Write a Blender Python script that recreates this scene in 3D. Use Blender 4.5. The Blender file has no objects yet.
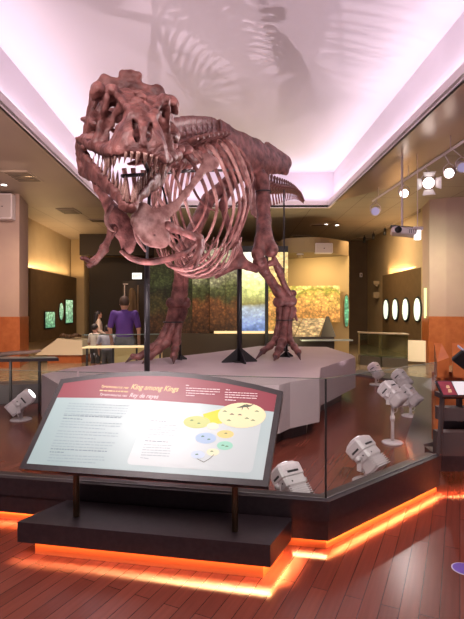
import bpy, math, random
import numpy as np
from mathutils import Vector, Matrix, Euler

sc = bpy.context.scene
COL = sc.collection
F = 480.0; CX = 232.0; CY = 309.5; EYE = 1.6      # focal length in pixels, eye height in metres

# ------------------------------------------------------------------ camera, world, exposure
cd = bpy.data.cameras.new('camera'); cam = bpy.data.objects.new('camera', cd); COL.objects.link(cam)
cam.location = (0, 0, EYE); cam.rotation_euler = (math.pi/2, 0, 0)
cd.sensor_fit = 'VERTICAL'; cd.sensor_height = 36; cd.lens = 36*F/619; cd.clip_end = 200
sc.camera = cam
sc.view_settings.view_transform = 'Standard'; sc.view_settings.look = 'None'
sc.view_settings.gamma = 1; sc.view_settings.exposure = 0.0
w = bpy.data.worlds.new('world'); sc.world = w; w.use_nodes = True
w.node_tree.nodes['Background'].inputs[0].default_value = (0.80, 0.58, 0.66, 1)
w.node_tree.nodes['Background'].inputs[1].default_value = 0.30

def area(name, loc, target, sx, sy, power, col, spread=180):
    l = bpy.data.lights.new(name, 'AREA'); l.shape = 'RECTANGLE'; l.size = sx; l.size_y = sy
    l.energy = power; l.color = col; l.spread = math.radians(spread)
    o = bpy.data.objects.new(name, l); COL.objects.link(o); o.location = loc
    d = Vector(target) - Vector(loc)
    o.rotation_euler = d.to_track_quat('-Z', 'Y').to_euler()
    return o
def strip(name, a, b, wid, power, col, aim, spread=180):
    """long thin LED strip from a to b shining along aim"""
    a = Vector(a); b = Vector(b); x = (b-a).normalized(); z = -Vector(aim).normalized()
    z = (z - x*z.dot(x)).normalized(); y = z.cross(x)
    l = bpy.data.lights.new(name, 'AREA'); l.shape = 'RECTANGLE'; l.size = (b-a).length; l.size_y = wid
    l.energy = power; l.color = col; l.spread = math.radians(spread)
    o = bpy.data.objects.new(name, l); COL.objects.link(o)
    o.matrix_world = Matrix.Translation((a+b)/2) @ Matrix((x, y, z)).transposed().to_4x4()
    return o
def spot(name, loc, target, power, col, size=60, blend=.5, rad=.03):
    l = bpy.data.lights.new(name, 'SPOT'); l.energy = power; l.color = col
    l.spot_size = math.radians(size); l.spot_blend = blend; l.shadow_soft_size = rad
    o = bpy.data.objects.new(name, l); COL.objects.link(o); o.location = loc
    o.rotation_euler = (Vector(target)-Vector(loc)).to_track_quat('-Z', 'Y').to_euler()
    return o

PINK = (1.0, .84, .95)
# cove LED strips on the ledge of the ceiling recess
strip('cove_strip', (-3.72, 2.5, 5.06), (-4.02, 15.3, 5.06), .08, 92, PINK, (.45, 0, 1))
strip('cove_strip', (3.42, 2.5, 5.06), (3.14, 15.3, 5.06), .08, 84, PINK, (-.45, 0, 1))
strip('cove_strip', (-3.8, 15.4, 5.06), (3.0, 15.4, 5.06), .08, 35, PINK, (0, -.3, 1))
# added fill lights over and behind the visitor, no fixtures there
area('visitor_fill', (-2.2, 1.0, 4.7), (-.8, 4.2, 1.5), .5, .5, 95, (1, .84, .84), 100)
area('visitor_fill', (2.2, 1.2, 4.7), (.6, 5.0, 1.8), .5, .5, 100, (1, .84, .84), 100)
area('hall_fill', (0, -1.5, 4.6), (0, 4, 1.0), 3, 1.5, 45, (1, .84, .84), 140)

# ------------------------------------------------------------------ helpers
def P(px, py, d): return Vector(((px-CX)*d/F, d, EYE+(CY-py)*d/F))
def G(px, py, z=0.0):
    d = (EYE-z)*F/(py-CY); return Vector(((px-CX)*d/F, d, z))

def lin(c): return tuple(((v/255)/12.92 if v/255 <= .04045 else ((v/255+.055)/1.055)**2.4) for v in c)
MATS = {}
def mat(name, col=(.5,.5,.5), rough=.5, metal=0, spec=.5, emit=None, estr=0, noise=None, bump=0, bscale=40, coat=0):
    if name in MATS: return MATS[name]
    m = bpy.data.materials.new(name); m.use_nodes = True; nt = m.node_tree
    b = nt.nodes['Principled BSDF']; b.inputs['Base Color'].default_value = (*col, 1)
    b.inputs['Roughness'].default_value = rough; b.inputs['Metallic'].default_value = metal
    b.inputs['Specular IOR Level'].default_value = spec
    b.inputs['Coat Weight'].default_value = coat
    if emit: b.inputs['Emission Color'].default_value = (*emit, 1); b.inputs['Emission Strength'].default_value = estr
    tc = nt.nodes.new('ShaderNodeTexCoord')
    if noise:                                   # (colour2, scale)
        n = nt.nodes.new('ShaderNodeTexNoise'); n.inputs['Scale'].default_value = noise[1]; n.inputs['Detail'].default_value = 6
        nt.links.new(tc.outputs['Object'], n.inputs['Vector'])
        r = nt.nodes.new('ShaderNodeValToRGB'); r.color_ramp.elements[0].position = .35; r.color_ramp.elements[1].position = .68
        r.color_ramp.elements[0].color = (*col, 1); r.color_ramp.elements[1].color = (*noise[0], 1)
        nt.links.new(n.outputs['Fac'], r.inputs['Fac']); nt.links.new(r.outputs['Color'], b.inputs['Base Color'])
    if bump:
        n2 = nt.nodes.new('ShaderNodeTexNoise'); n2.inputs['Scale'].default_value = bscale; n2.inputs['Detail'].default_value = 8
        nt.links.new(tc.outputs['Object'], n2.inputs['Vector'])
        bp = nt.nodes.new('ShaderNodeBump'); bp.inputs['Strength'].default_value = bump; bp.inputs['Distance'].default_value = .02
        nt.links.new(n2.outputs['Fac'], bp.inputs['Height']); nt.links.new(bp.outputs['Normal'], b.inputs['Normal'])
    MATS[name] = m; return m

class MB:
    """collects shapes, then links them as ONE mesh object"""
    def __init__(s): s.v = []; s.f = []
    def add(s, vs, fs):
        k = len(s.v); s.v += [tuple(v) for v in vs]; s.f += [tuple(i+k for i in f) for f in fs]; return s
    def box(s, c, size, M=None):
        x, y, z = (q/2 for q in size)
        vs = [Vector((i*x, j*y, k*z)) for k in (-1,1) for j in (-1,1) for i in (-1,1)]
        vs = [(M @ v if M else v) + Vector(c) for v in vs]
        return s.add(vs, [(0,2,3,1),(4,5,7,6),(0,1,5,4),(2,6,7,3),(0,4,6,2),(1,3,7,5)])
    def bevbox(s, c, size, b=.01, M=None):
        """box with chamfered edges"""
        X, Y, Z = (q/2 for q in size); vs = []; rows = []
        prof = [(-Z, b), (-Z+b, 0), (Z-b, 0), (Z, b)]
        for z, i in prof:
            x = X-i; y = Y-i; r = []
            for (px, py) in ((-x+b,-y),(x-b,-y),(x,-y+b),(x,y-b),(x-b,y),(-x+b,y),(-x,y-b),(-x,-y+b)):
                v = Vector((px, py, z)); v = (M @ v if M else v)+Vector(c); r.append(len(vs)); vs.append(v)
            rows.append(r)
        fs = [tuple(reversed(rows[0])), tuple(rows[-1])]
        for a, q in zip(rows, rows[1:]):
            for i in range(8): fs.append((a[i], a[(i+1)%8], q[(i+1)%8], q[i]))
        return s.add(vs, fs)
    def prism(s, poly, z0, z1):
        """poly: list of (x,y), any winding"""
        a = sum(poly[i][0]*poly[(i+1)%len(poly)][1]-poly[(i+1)%len(poly)][0]*poly[i][1] for i in range(len(poly)))
        if a < 0: poly = poly[::-1]
        n = len(poly); vs = [(p[0], p[1], z0) for p in poly]+[(p[0], p[1], z1) for p in poly]
        fs = [tuple(range(n-1,-1,-1)), tuple(range(n, 2*n))]+[(i, (i+1)%n, n+(i+1)%n, n+i) for i in range(n)]
        return s.add(vs, fs)
    def tube(s, pts, rad, n=10, flat=1.0, up=None, caps=True):
        """swept tube, radius list or number, elliptical when flat != 1"""
        pts = [Vector(p) for p in pts]; m = len(pts)
        if not hasattr(rad, '__len__'): rad = [rad]*m
        vs = []; ref = Vector(up) if up else None; prev = None
        for i, p in enumerate(pts):
            t = (pts[min(i+1, m-1)]-pts[max(i-1, 0)]).normalized()
            if ref is not None: a = ref
            else: a = prev if prev is not None else (Vector((0,0,1)) if abs(t.z) < .9 else Vector((1,0,0)))
            x = (a - t*a.dot(t)).normalized(); prev = x; y = t.cross(x)
            for k in range(n):
                q = 2*math.pi*k/n; vs.append(p + x*math.cos(q)*rad[i] + y*math.sin(q)*rad[i]*flat)
        fs = [(i*n+k, i*n+(k+1)%n, (i+1)*n+(k+1)%n, (i+1)*n+k) for i in range(m-1) for k in range(n)]
        if caps: fs += [tuple(range(n-1,-1,-1)), tuple(range((m-1)*n, m*n))]
        return s.add(vs, fs)
    def lathe(s, prof, c=(0,0,0), n=24, M=None):
        """prof: (r, z) list around local z"""
        vs = []
        for r, z in prof:
            for k in range(n):
                q = 2*math.pi*k/n; v = Vector((r*math.cos(q), r*math.sin(q), z)); v = (M @ v if M else v)+Vector(c); vs.append(v)
        m = len(prof)
        fs = [(i*n+k, i*n+(k+1)%n, (i+1)*n+(k+1)%n, (i+1)*n+k) for i in range(m-1) for k in range(n)]
        fs += [tuple(range(n-1,-1,-1)), tuple(range((m-1)*n, m*n))]
        return s.add(vs, fs)
    def mesh(s, name, smooth=False):
        me = bpy.data.meshes.new(name); me.from_pydata(s.v, [], s.f); me.validate(); me.update()
        if smooth: me.polygons.foreach_set('use_smooth', [True]*len(me.polygons))
        return me

WM = {}
def wm(o): return WM.get(o.name, Matrix())
def link(name, me, m, parent=None, M=None, local=False):
    """link a mesh given in world space (or, with local/M, in its own space)"""
    o = bpy.data.objects.new(name, me); COL.objects.link(o)
    if m is not None and len(me.materials) == 0: me.materials.append(m)
    if parent is not None:
        o.parent = parent
        if M is not None: o.matrix_basis = wm(parent).inverted() @ M; WM[o.name] = M.copy()
        elif local: WM[o.name] = wm(parent).copy()
        else:
            me.transform(wm(parent).inverted()); WM[o.name] = wm(parent).copy()
    else:
        if M is not None: o.matrix_basis = M; WM[o.name] = M.copy()
        else: WM[o.name] = Matrix()
    return o
def tag(o, label=None, cat=None, group=None, kind=None):
    if label: o['label'] = label
    if cat: o['category'] = cat
    if group: o['group'] = group
    if kind: o['kind'] = kind
    return o
def root(name, loc, label, cat, group=None, rz=0):
    o = bpy.data.objects.new(name, None); COL.objects.link(o); o.empty_display_size = .1
    M = Matrix.Translation(loc) @ Matrix.Rotation(rz, 4, 'Z'); o.matrix_basis = M; WM[o.name] = M.copy()
    return tag(o, label, cat, group)
def recenter(o):
    """give a single-mesh thing an origin at its base"""
    me = o.data; n = len(me.vertices); a = np.empty(n*3); me.vertices.foreach_get('co', a); a = a.reshape(-1, 3)
    c = Vector(((a[:,0].min()+a[:,0].max())/2, (a[:,1].min()+a[:,1].max())/2, a[:,2].min()))
    me.transform(Matrix.Translation(-c)); o.matrix_basis = Matrix.Translation(c); WM[o.name] = Matrix.Translation(c)
    return o
def copy_tree(o, parent=None):
    c = o.copy(); COL.objects.link(c); c.parent = parent
    for ch in list(o.children): copy_tree(ch, c)
    return c
def struct(name, mb, m): return tag(link(name, mb.mesh(name), m), kind='structure')

def smooth_path(pts, n=8):
    """Catmull-Rom through tuples of any length"""
    A = [np.array(p, float) for p in pts]; A = [2*A[0]-A[1]]+A+[2*A[-1]-A[-2]]; out = []
    for i in range(1, len(A)-2):
        for k in range(n):
            t = k/n; p0, p1, p2, p3 = A[i-1:i+3]
            out.append(.5*((2*p1)+(-p0+p2)*t+(2*p0-5*p1+4*p2-p3)*t*t+(-p0+3*p1-3*p2+p3)*t**3))
    out.append(A[-2]); return out

# ------------------------------------------------------------------ implicit surfaces for organic shapes
class SDF:
    def __init__(s, lo, hi, h):
        s.h = h; s.lo = np.array(lo, float); n = np.ceil((np.array(hi, float)-s.lo)/h).astype(int)+1
        s.ax = [(s.lo[i]+np.arange(n[i])*h).astype(np.float32) for i in range(3)]
        s.f = np.full(tuple(n), 1.0, np.float32)
    def sl(s, lo, hi, pad):
        r = []
        for i in range(3):
            a = int(max(0, math.floor((lo[i]-pad-s.lo[i])/s.h))); b = int(min(len(s.ax[i]), math.ceil((hi[i]+pad-s.lo[i])/s.h)+1))
            r.append(slice(a, max(b, a)))
        X, Y, Z = np.meshgrid(s.ax[0][r[0]], s.ax[1][r[1]], s.ax[2][r[2]], indexing='ij'); return tuple(r), X, Y, Z
    @staticmethod
    def smin(a, b, k):
        if k <= 0: return np.minimum(a, b)
        h = np.clip(.5+.5*(b-a)/k, 0, 1); return b*(1-h)+a*h-k*h*(1-h)
    def put(s, sl, d, k, sub):
        s.f[sl] = -s.smin(-s.f[sl], d, k) if sub else s.smin(s.f[sl], d, k)
    def cap(s, a, b, ra, rb=None, k=.02, sub=False):
        rb = ra if rb is None else rb; a = np.array(a, float); b = np.array(b, float); R = max(ra, rb)+k+2*s.h
        sl, X, Y, Z = s.sl(np.minimum(a, b), np.maximum(a, b), R)
        if X.size == 0: return s
        v = b-a; L = max(v.dot(v), 1e-9)
        t = np.clip(((X-a[0])*v[0]+(Y-a[1])*v[1]+(Z-a[2])*v[2])/L, 0, 1)
        d = np.sqrt((X-a[0]-t*v[0])**2+(Y-a[1]-t*v[1])**2+(Z-a[2]-t*v[2])**2)-(ra+(rb-ra)*t)
        s.put(sl, d, k, sub); return s
    def chain(s, pts, k=.02):
        for p, q in zip(pts, pts[1:]): s.cap(p[:3], q[:3], p[3], q[3], k)
        return s
    def ell(s, c, r, k=.02, sub=False, M=None):
        c = np.array(c, float); r = np.array(r, float); R = r.max()+k+2*s.h
        sl, X, Y, Z = s.sl(c, c, R)
        if X.size == 0: return s
        X = X-c[0]; Y = Y-c[1]; Z = Z-c[2]
        if M is not None:
            m = np.array(M.to_3x3().transposed()); X, Y, Z = (m[i][0]*X+m[i][1]*Y+m[i][2]*Z for i in range(3))
        q = np.sqrt((X/r[0])**2+(Y/r[1])**2+(Z/r[2])**2); g = np.sqrt((X/r[0]**2)**2+(Y/r[1]**2)**2+(Z/r[2]**2)**2)
        d = q*(q-1)/np.maximum(g, 1e-6); s.put(sl, d.astype(np.float32), k, sub); return s
    def noise(s, amp, fr, seed=0):
        X, Y, Z = np.meshgrid(*s.ax, indexing='ij'); rs = np.random.RandomState(seed); a = 0
        for o in range(3):
            for _ in range(3):
                kx, ky, kz = rs.normal(size=3)*fr*(1.8**o); a = a+np.sin(kx*X+ky*Y+kz*Z+rs.rand()*6.28)/(1.6**o)
        s.f += (amp*a/3).astype(np.float32); return s
    def mesh(s, name, post=None):
        f = s.f; h = s.h; n = f.shape
        ins = f < 0; c = np.zeros(tuple(q-1 for q in n), np.int8)
        for i in (0,1):
            for j in (0,1):
                for k in (0,1): c += ins[i:n[0]-1+i, j:n[1]-1+j, k:n[2]-1+k]
        act = (c > 0) & (c < 8); idx = np.full(act.shape, -1, np.int64); cells = np.argwhere(act); idx[act] = np.arange(len(cells))
        acc = np.zeros((len(cells), 3)); cnt = np.zeros(len(cells))
        cor = [(i,j,k) for i in (0,1) for j in (0,1) for k in (0,1)]
        val = {q: f[cells[:,0]+q[0], cells[:,1]+q[1], cells[:,2]+q[2]] for q in cor}
        for a in cor:
            for ax in range(3):
                if a[ax]: continue
                b = list(a); b[ax] = 1; b = tuple(b); va = val[a]; vb = val[b]; m = (va < 0) != (vb < 0)
                t = np.where(m, va/np.where(m, va-vb, 1), 0); p = np.tile(np.array(a, float), (len(cells), 1)); p[:, ax] += t
                acc[m] += p[m]; cnt[m] += 1
        V = s.lo+(cells+acc/np.maximum(cnt, 1)[:, None])*h
        faces = []
        for ax in range(3):
            u, v = (ax+1)%3, (ax+2)%3
            sa = [slice(None)]*3; sb = [slice(None)]*3; sa[ax] = slice(0, -1); sb[ax] = slice(1, None)
            A = ins[tuple(sa)]; B = ins[tuple(sb)]
            for flip, mk in ((0, A & ~B), (1, ~A & B)):
                e = np.argwhere(mk); e = e[(e[:,u] > 0) & (e[:,v] > 0) & (e[:,u] < n[u]-1) & (e[:,v] < n[v]-1)]
                if not len(e): continue
                q = []
                for du, dv in ((-1,-1),(0,-1),(0,0),(-1,0)):
                    w_ = e.copy(); w_[:,u] += du; w_[:,v] += dv; q.append(idx[w_[:,0], w_[:,1], w_[:,2]])
                q = np.stack(q, 1); faces.append(q[:, ::-1] if flip else q)
        Fc = np.concatenate(faces) if faces else np.zeros((0,4), int)
        if post is not None: V = post(V)
        me = bpy.data.meshes.new(name); me.vertices.add(len(V)); me.vertices.foreach_set('co', V.astype(np.float32).ravel())
        me.loops.add(len(Fc)*4); me.loops.foreach_set('vertex_index', Fc.astype(np.int32).ravel())
        me.polygons.add(len(Fc)); me.polygons.foreach_set('loop_start', np.arange(0, len(Fc)*4, 4, dtype=np.int32))
        me.update(calc_edges=True); me.validate(); me.polygons.foreach_set('use_smooth', [True]*len(me.polygons)); me.update()
        return me

# ------------------------------------------------------------------ materials
def nodes(m): return m.node_tree.nodes, m.node_tree.links, m.node_tree.nodes['Principled BSDF']
def wood_floor():
    m = mat('wood_floor', rough=.24, spec=.5); n, l, b = nodes(m)
    tc = n.new('ShaderNodeTexCoord'); mp = n.new('ShaderNodeMapping'); mp.inputs['Rotation'].default_value = (0, 0, math.radians(-64.6))
    l.new(tc.outputs['Object'], mp.inputs['Vector'])
    br = n.new('ShaderNodeTexBrick'); br.inputs['Scale'].default_value = 1; br.inputs['Brick Width'].default_value = 1.35
    br.inputs['Row Height'].default_value = .097; br.inputs['Mortar Size'].default_value = .0022; br.inputs['Bias'].default_value = 0
    br.inputs['Color1'].default_value = (.150, .034, .022, 1); br.inputs['Color2'].default_value = (.215, .055, .035, 1)
    br.inputs['Mortar'].default_value = (.05, .008, .006, 1); br.offset = .37
    l.new(mp.outputs[0], br.inputs['Vector'])
    mp2 = n.new('ShaderNodeMapping'); mp2.inputs['Scale'].default_value = (1.2, 22, 1); l.new(mp.outputs[0], mp2.inputs['Vector'])
    ns = n.new('ShaderNodeTexNoise'); ns.inputs['Scale'].default_value = 2.0; ns.inputs['Detail'].default_value = 6; l.new(mp2.outputs[0], ns.inputs['Vector'])
    mx = n.new('ShaderNodeMixRGB'); mx.blend_type = 'MULTIPLY'; mx.inputs[0].default_value = .6
    l.new(br.outputs['Color'], mx.inputs[1])
    rp = n.new('ShaderNodeValToRGB'); rp.color_ramp.elements[0].color = (.45,.45,.45,1); rp.color_ramp.elements[1].color = (1.3,1.2,1.2,1)
    l.new(ns.outputs['Fac'], rp.inputs['Fac']); l.new(rp.outputs['Color'], mx.inputs[2]); l.new(mx.outputs[0], b.inputs['Base Color'])
    bp = n.new('ShaderNodeBump'); bp.inputs['Strength'].default_value = .12; bp.inputs['Distance'].default_value = .004
    l.new(br.outputs['Fac'], bp.inputs['Height']); bp.invert = True; l.new(bp.outputs[0], b.inputs['Normal'])
    return m
def tile_ceiling():
    m = mat('ceiling_tile', rough=.45, spec=.35); n, l, b = nodes(m)
    tc = n.new('ShaderNodeTexCoord'); br = n.new('ShaderNodeTexBrick'); br.offset = 0; br.inputs['Scale'].default_value = 1
    br.inputs['Brick Width'].default_value = 1.25; br.inputs['Row Height'].default_value = 1.25; br.inputs['Mortar Size'].default_value = .011
    c = (.36, .29, .235, 1); br.inputs['Color1'].default_value = c; br.inputs['Color2'].default_value = (.385, .31, .25, 1)
    br.inputs['Mortar'].default_value = (.16, .11, .08, 1)
    l.new(tc.outputs['Object'], br.inputs['Vector']); l.new(br.outputs['Color'], b.inputs['Base Color'])
    return m
def glass(name, tint=(.93,.97,.95), refl=.9):
    m = bpy.data.materials.new(name); m.use_nodes = True; n = m.node_tree.nodes; l = m.node_tree.links
    n.remove(n['Principled BSDF']); o = n['Material Output']
    t = n.new('ShaderNodeBsdfTransparent'); t.inputs[0].default_value = (*tint, 1)
    g = n.new('ShaderNodeBsdfGlossy'); g.inputs['Roughness'].default_value = .01; g.inputs[0].default_value = (refl, refl, refl, 1)
    fr = n.new('ShaderNodeFresnel'); ge = n.new('ShaderNodeNewGeometry')
    io = n.new('ShaderNodeMath'); io.operation = 'MULTIPLY_ADD'; io.inputs[1].default_value = 1/1.45-1.45; io.inputs[2].default_value = 1.45
    l.new(ge.outputs['Backfacing'], io.inputs[0]); l.new(io.outputs[0], fr.inputs[0])       # same reflectance entering and leaving the pane
    mx = n.new('ShaderNodeMixShader'); l.new(fr.outputs[0], mx.inputs[0]); l.new(t.outputs[0], mx.inputs[1]); l.new(g.outputs[0], mx.inputs[2])
    l.new(mx.outputs[0], o.inputs[0]); MATS[name] = m; return m
def mural(name, bands, scale, emit, seed=0., stretch=(1,1,1), wob=.12, mixf=.85):
    """printed landscape: colours by height, broken up by noise.  bands = [(pos, col), ...] over z in metres /4"""
    m = mat(name, rough=.6); n, l, b = nodes(m)
    tc = n.new('ShaderNodeTexCoord'); mp = n.new('ShaderNodeMapping'); mp.inputs['Location'].default_value = (seed, seed*2, 0)
    mp.inputs['Scale'].default_value = stretch; l.new(tc.outputs['Object'], mp.inputs['Vector'])
    ns = n.new('ShaderNodeTexNoise'); ns.inputs['Scale'].default_value = scale; ns.inputs['Detail'].default_value = 9; ns.inputs['Roughness'].default_value = .72
    l.new(mp.outputs[0], ns.inputs['Vector'])
    n2 = n.new('ShaderNodeTexNoise'); n2.inputs['Scale'].default_value = scale*.35; n2.inputs['Detail'].default_value = 3; l.new(mp.outputs[0], n2.inputs['Vector'])
    sp = n.new('ShaderNodeSeparateXYZ'); l.new(tc.outputs['Object'], sp.inputs[0])
    ma = n.new('ShaderNodeMath'); ma.operation = 'MULTIPLY_ADD'; ma.inputs[1].default_value = .25; l.new(sp.outputs['Z'], ma.inputs[0])
    mb = n.new('ShaderNodeMath'); mb.operation = 'MULTIPLY_ADD'; mb.inputs[1].default_value = wob; mb.inputs[2].default_value = -wob/2
    l.new(n2.outputs['Fac'], mb.inputs[0]); l.new(mb.outputs[0], ma.inputs[2])
    r = n.new('ShaderNodeValToRGB'); e = r.color_ramp.elements
    while len(e) < len(bands): e.new(.5)
    for i, (p, c) in enumerate(bands): e[i].position = p; e[i].color = (*lin(c), 1)
    l.new(ma.outputs[0], r.inputs['Fac'])
    r2 = n.new('ShaderNodeValToRGB'); r2.color_ramp.elements[0].position = .36; r2.color_ramp.elements[1].position = .62
    r2.color_ramp.elements[0].color = (.28,.26,.22,1); r2.color_ramp.elements[1].color = (1.5,1.5,1.4,1); l.new(ns.outputs['Fac'], r2.inputs['Fac'])
    mx = n.new('ShaderNodeMixRGB'); mx.blend_type = 'MULTIPLY'; mx.inputs[0].default_value = mixf
    l.new(r.outputs['Color'], mx.inputs[1]); l.new(r2.outputs['Color'], mx.inputs[2]); l.new(mx.outputs[0], b.inputs['Base Color'])
    vo = n.new('ShaderNodeTexVoronoi'); vo.inputs['Scale'].default_value = scale*1.6; l.new(mp.outputs[0], vo.inputs['Vector'])
    r3 = n.new('ShaderNodeValToRGB'); r3.color_ramp.elements[0].position = .15; r3.color_ramp.elements[1].position = .55
    r3.color_ramp.elements[0].color = (1.5,1.5,1.4,1); r3.color_ramp.elements[1].color = (.45,.45,.45,1); l.new(vo.outputs['Distance'], r3.inputs['Fac'])
    m3 = n.new('ShaderNodeMixRGB'); m3.blend_type = 'MULTIPLY'; m3.inputs[0].default_value = mixf*.75
    l.new(mx.outputs[0], m3.inputs[1]); l.new(r3.outputs['Color'], m3.inputs[2]); mx = m3; l.new(mx.outputs[0], b.inputs['Base Color'])
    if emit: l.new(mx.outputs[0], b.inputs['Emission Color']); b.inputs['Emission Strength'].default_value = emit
    return m

M_floor = wood_floor(); M_tile = tile_ceiling()
M_glass = glass('clear_glass'); M_bone = mat('fossil_bone', (.085,.026,.023), .46, noise=((.30,.115,.10), 8), bump=.55, bscale=34)
M_bone2 = mat('pale_fossil_bone', (.20,.08,.068), .38, noise=((.46,.25,.22), 10), bump=.4, bscale=40)
M_tooth = mat('tooth_enamel', (.26,.12,.09), .3, noise=((.60,.40,.35), 22))
M_dark = mat('dark_brown_laminate', (.016,.010,.013), .38, noise=((.026,.017,.02), 30))
M_black = mat('black_steel', (.012,.011,.013), .42)
M_white = mat('white_painted_metal', (.70,.60,.62), .38)
M_mauve = mat('mauve_platform', (.43,.345,.36), .5, noise=((.46,.37,.385), 3))
M_orange = mat('orange_veneer', (.40,.105,.028), .35, noise=((.50,.15,.045), 6))
M_tan = mat('tan_plaster', (.46,.34,.20), .8, noise=((.49,.37,.22), 2))
M_pinkwall = mat('pink_beige_plaster', (.44,.30,.255), .8, noise=((.47,.33,.27), 2))
M_brownwall = mat('brown_plaster', (.12,.075,.045), .75, noise=((.14,.09,.052), 2))
M_cove = mat('white_cove_paint', (.76,.70,.76), .7)
M_slat = mat('bronze_panel', (.11,.068,.032), .45, noise=((.14,.088,.042), 5))

# ================================================================== THE ROOM
def rx(x, y): return x-.03*(y-7)          # the hall runs slightly off the line of sight
fl = MB(); fl.box((0, 9, -.05), (20, 30, .1)); o = struct('floor', fl, M_floor)
# rear floor: pale beige stands in for bright reflections in the glossy wood
M_reflect = mat('beige_reflection_floor', (.27,.20,.125), .22, noise=((.32,.245,.16), 3))
s1 = MB(); s1.prism([(-9, 10.2), (-3.6, 9.9), (-1.5, 11.6), (.7, 12.6), (2.7, 12.9), (3.9, 12.2), (4.4, 10.9), (4.05, 7.9), (3.6, 6.5), (9, 9), (9, 22.5), (-9, 22.5)], .001, .006)
struct('floor_rear', s1, M_reflect)

LX = lambda y: -3.6-.034*(y-7.4); RX = lambda y: 3.19-.022*(y-6.6)
Y0, Y1, H = 2.0, 15.0, 4.8
cl = MB(); q = .06
cl.prism([(-10, -5), (LX(Y0), -5), (LX(Y0), 23), (LX(Y1), 23), (-10, 23)][:0] or [(-10,-5), (LX(-5),-5), (LX(Y0),Y0), (LX(Y1),Y1), (LX(23),23), (-10,23)], H, H+q)
cl.prism([(RX(-5),-5), (10,-5), (10,23), (RX(23),23), (RX(Y1),Y1), (RX(Y0),Y0)], H, H+q)
cl.prism([(LX(Y1),Y1), (RX(Y1),Y1), (RX(23),23), (LX(23),23)], H, H+q)
cl.prism([(LX(-5),-5), (RX(-5),-5), (RX(Y0),Y0), (LX(Y0),Y0)], H, H+q)
struct('ceiling', cl, M_tile)
# smooth soffit boards beside the recess, a few cm below the tiles
sf = MB(); sf.prism([(LX(1)-3.1, 1), (LX(1)-.02, 1), (LX(14.9)-.02, 14.9), (LX(14.9)-2.6, 14.9)], H-.02, H)
M_soff = mat('smooth_soffit', (.35,.265,.225), .5, noise=((.38,.29,.24), .8)); struct('ceiling_soffit_left', sf, M_soff)
sf = MB(); sf.prism([(RX(1)+.02, 1), (RX(1)+1.5, 1), (RX(12.6)+1.0, 12.6), (RX(14.2)+.02, 14.2)], H-.02, H)
M_soff2 = mat('satin_metal_soffit', (.42,.30,.26), .30, metal=.45, bump=.05, bscale=2); struct('ceiling_soffit_right', sf, M_soff2)
# recess: fascia, ledge, walls and top
ins = [(LX(Y0), Y0), (RX(Y0), Y0), (RX(Y1), Y1), (LX(Y1), Y1)]
out = [(LX(Y0)-.3, Y0-.3), (RX(Y0)+.3, Y0-.3), (RX(Y1)+.3, Y1+.65), (LX(Y1)-.34, Y1+.65)]
TZ = 6.07; cv = MB()
def ring(m, a, za, b, zb):
    for i in range(4):
        j = (i+1) % 4; m.add([(*a[i], za), (*a[j], za), (*b[j], zb), (*b[i], zb)], [(0,1,2,3)])
thick = [(LX(Y0)-.06, Y0-.06), (RX(Y0)+.06, Y0-.06), (RX(Y1)+.06, Y1+.06), (LX(Y1)-.06, Y1+.06)]
ring(cv, ins, H-.02, ins, H+.2); ring(cv, ins, H+.2, thick, H+.2); ring(cv, thick, H+.2, thick, H-.02); ring(cv, thick, H-.02, ins, H-.02)
struct('trim_1', cv, mat('fascia_paint', (.84,.74,.78), .6))
cv = MB(); ring(cv, thick, H+.12, out, H+.12); ring(cv, out, H+.12, out, TZ); struct('ceiling_recess_sides', cv, M_cove)
cv = MB(); cv.prism([(p[0]*1.01, p[1]) for p in out], TZ, TZ+.05); struct('ceiling_recess_top', cv, M_cove)

# left: column with orange veneer base, side wall, rear pier
def column(name, poly, split, top=H):
    a = MB(); a.prism(poly, split, top); struct(name, a, M_pinkwall)
    c = (sum(p[0] for p in poly)/len(poly), sum(p[1] for p in poly)/len(poly))
    b = MB(); b.prism([(c[0]+(p[0]-c[0])*1.015, c[1]+(p[1]-c[1])*1.015) for p in poly], 0, split); struct(name+'_veneer', b, M_orange)
column('wall_left_column', [(-5.85, 13.2), (-8.2, 12.9), (-8.2, 15.2), (-6.2, 14.6)], 1.40)
wl = MB(); wl.prism([(-7.0, 15.0), (-7.4, 22.4), (-8, 22.4), (-8, 15)], 0, H); struct('wall_left', wl, M_tan)
wl = MB(); wl.prism([(-7.35, 21.9), (-6.75, 21.9), (-6.45, 22.6), (-7.35, 22.6)], 0, H); struct('wall_left_pier', wl, M_tan)
wb = MB(); wb.prism([(-9, 22.3), (9, 22.3), (9, 22.6), (-9, 22.6)], 0, H); struct('wall_back', wb, M_brownwall)
# dark alcove in the middle of the rear wall
al = MB(); al.prism([(-6.3, 21.2), (-3.4, 21.2), (-3.4, 21.4), (-6.3, 21.4)], 0, 3.9)
al.prism([(-6.45, 20.3), (-2.2, 20.3), (-2.2, 20.6), (-6.45, 20.6)], 3.9, H)
struct('wall_back_alcove', al, mat('near_black_wall', (.020,.012,.010), .7))
# right: column, wall
column('wall_right_column', [(5.76, 14.0), (6.14, 13.75), (9, 12.9), (9, 15), (5.95, 15)], 1.40)
wr = MB(); wr.prism([(5.97, 14.9), (6.3, 22.4), (7, 22.4), (7, 14.9)], 0, H); struct('wall_right', wr, M_tan)
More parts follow.
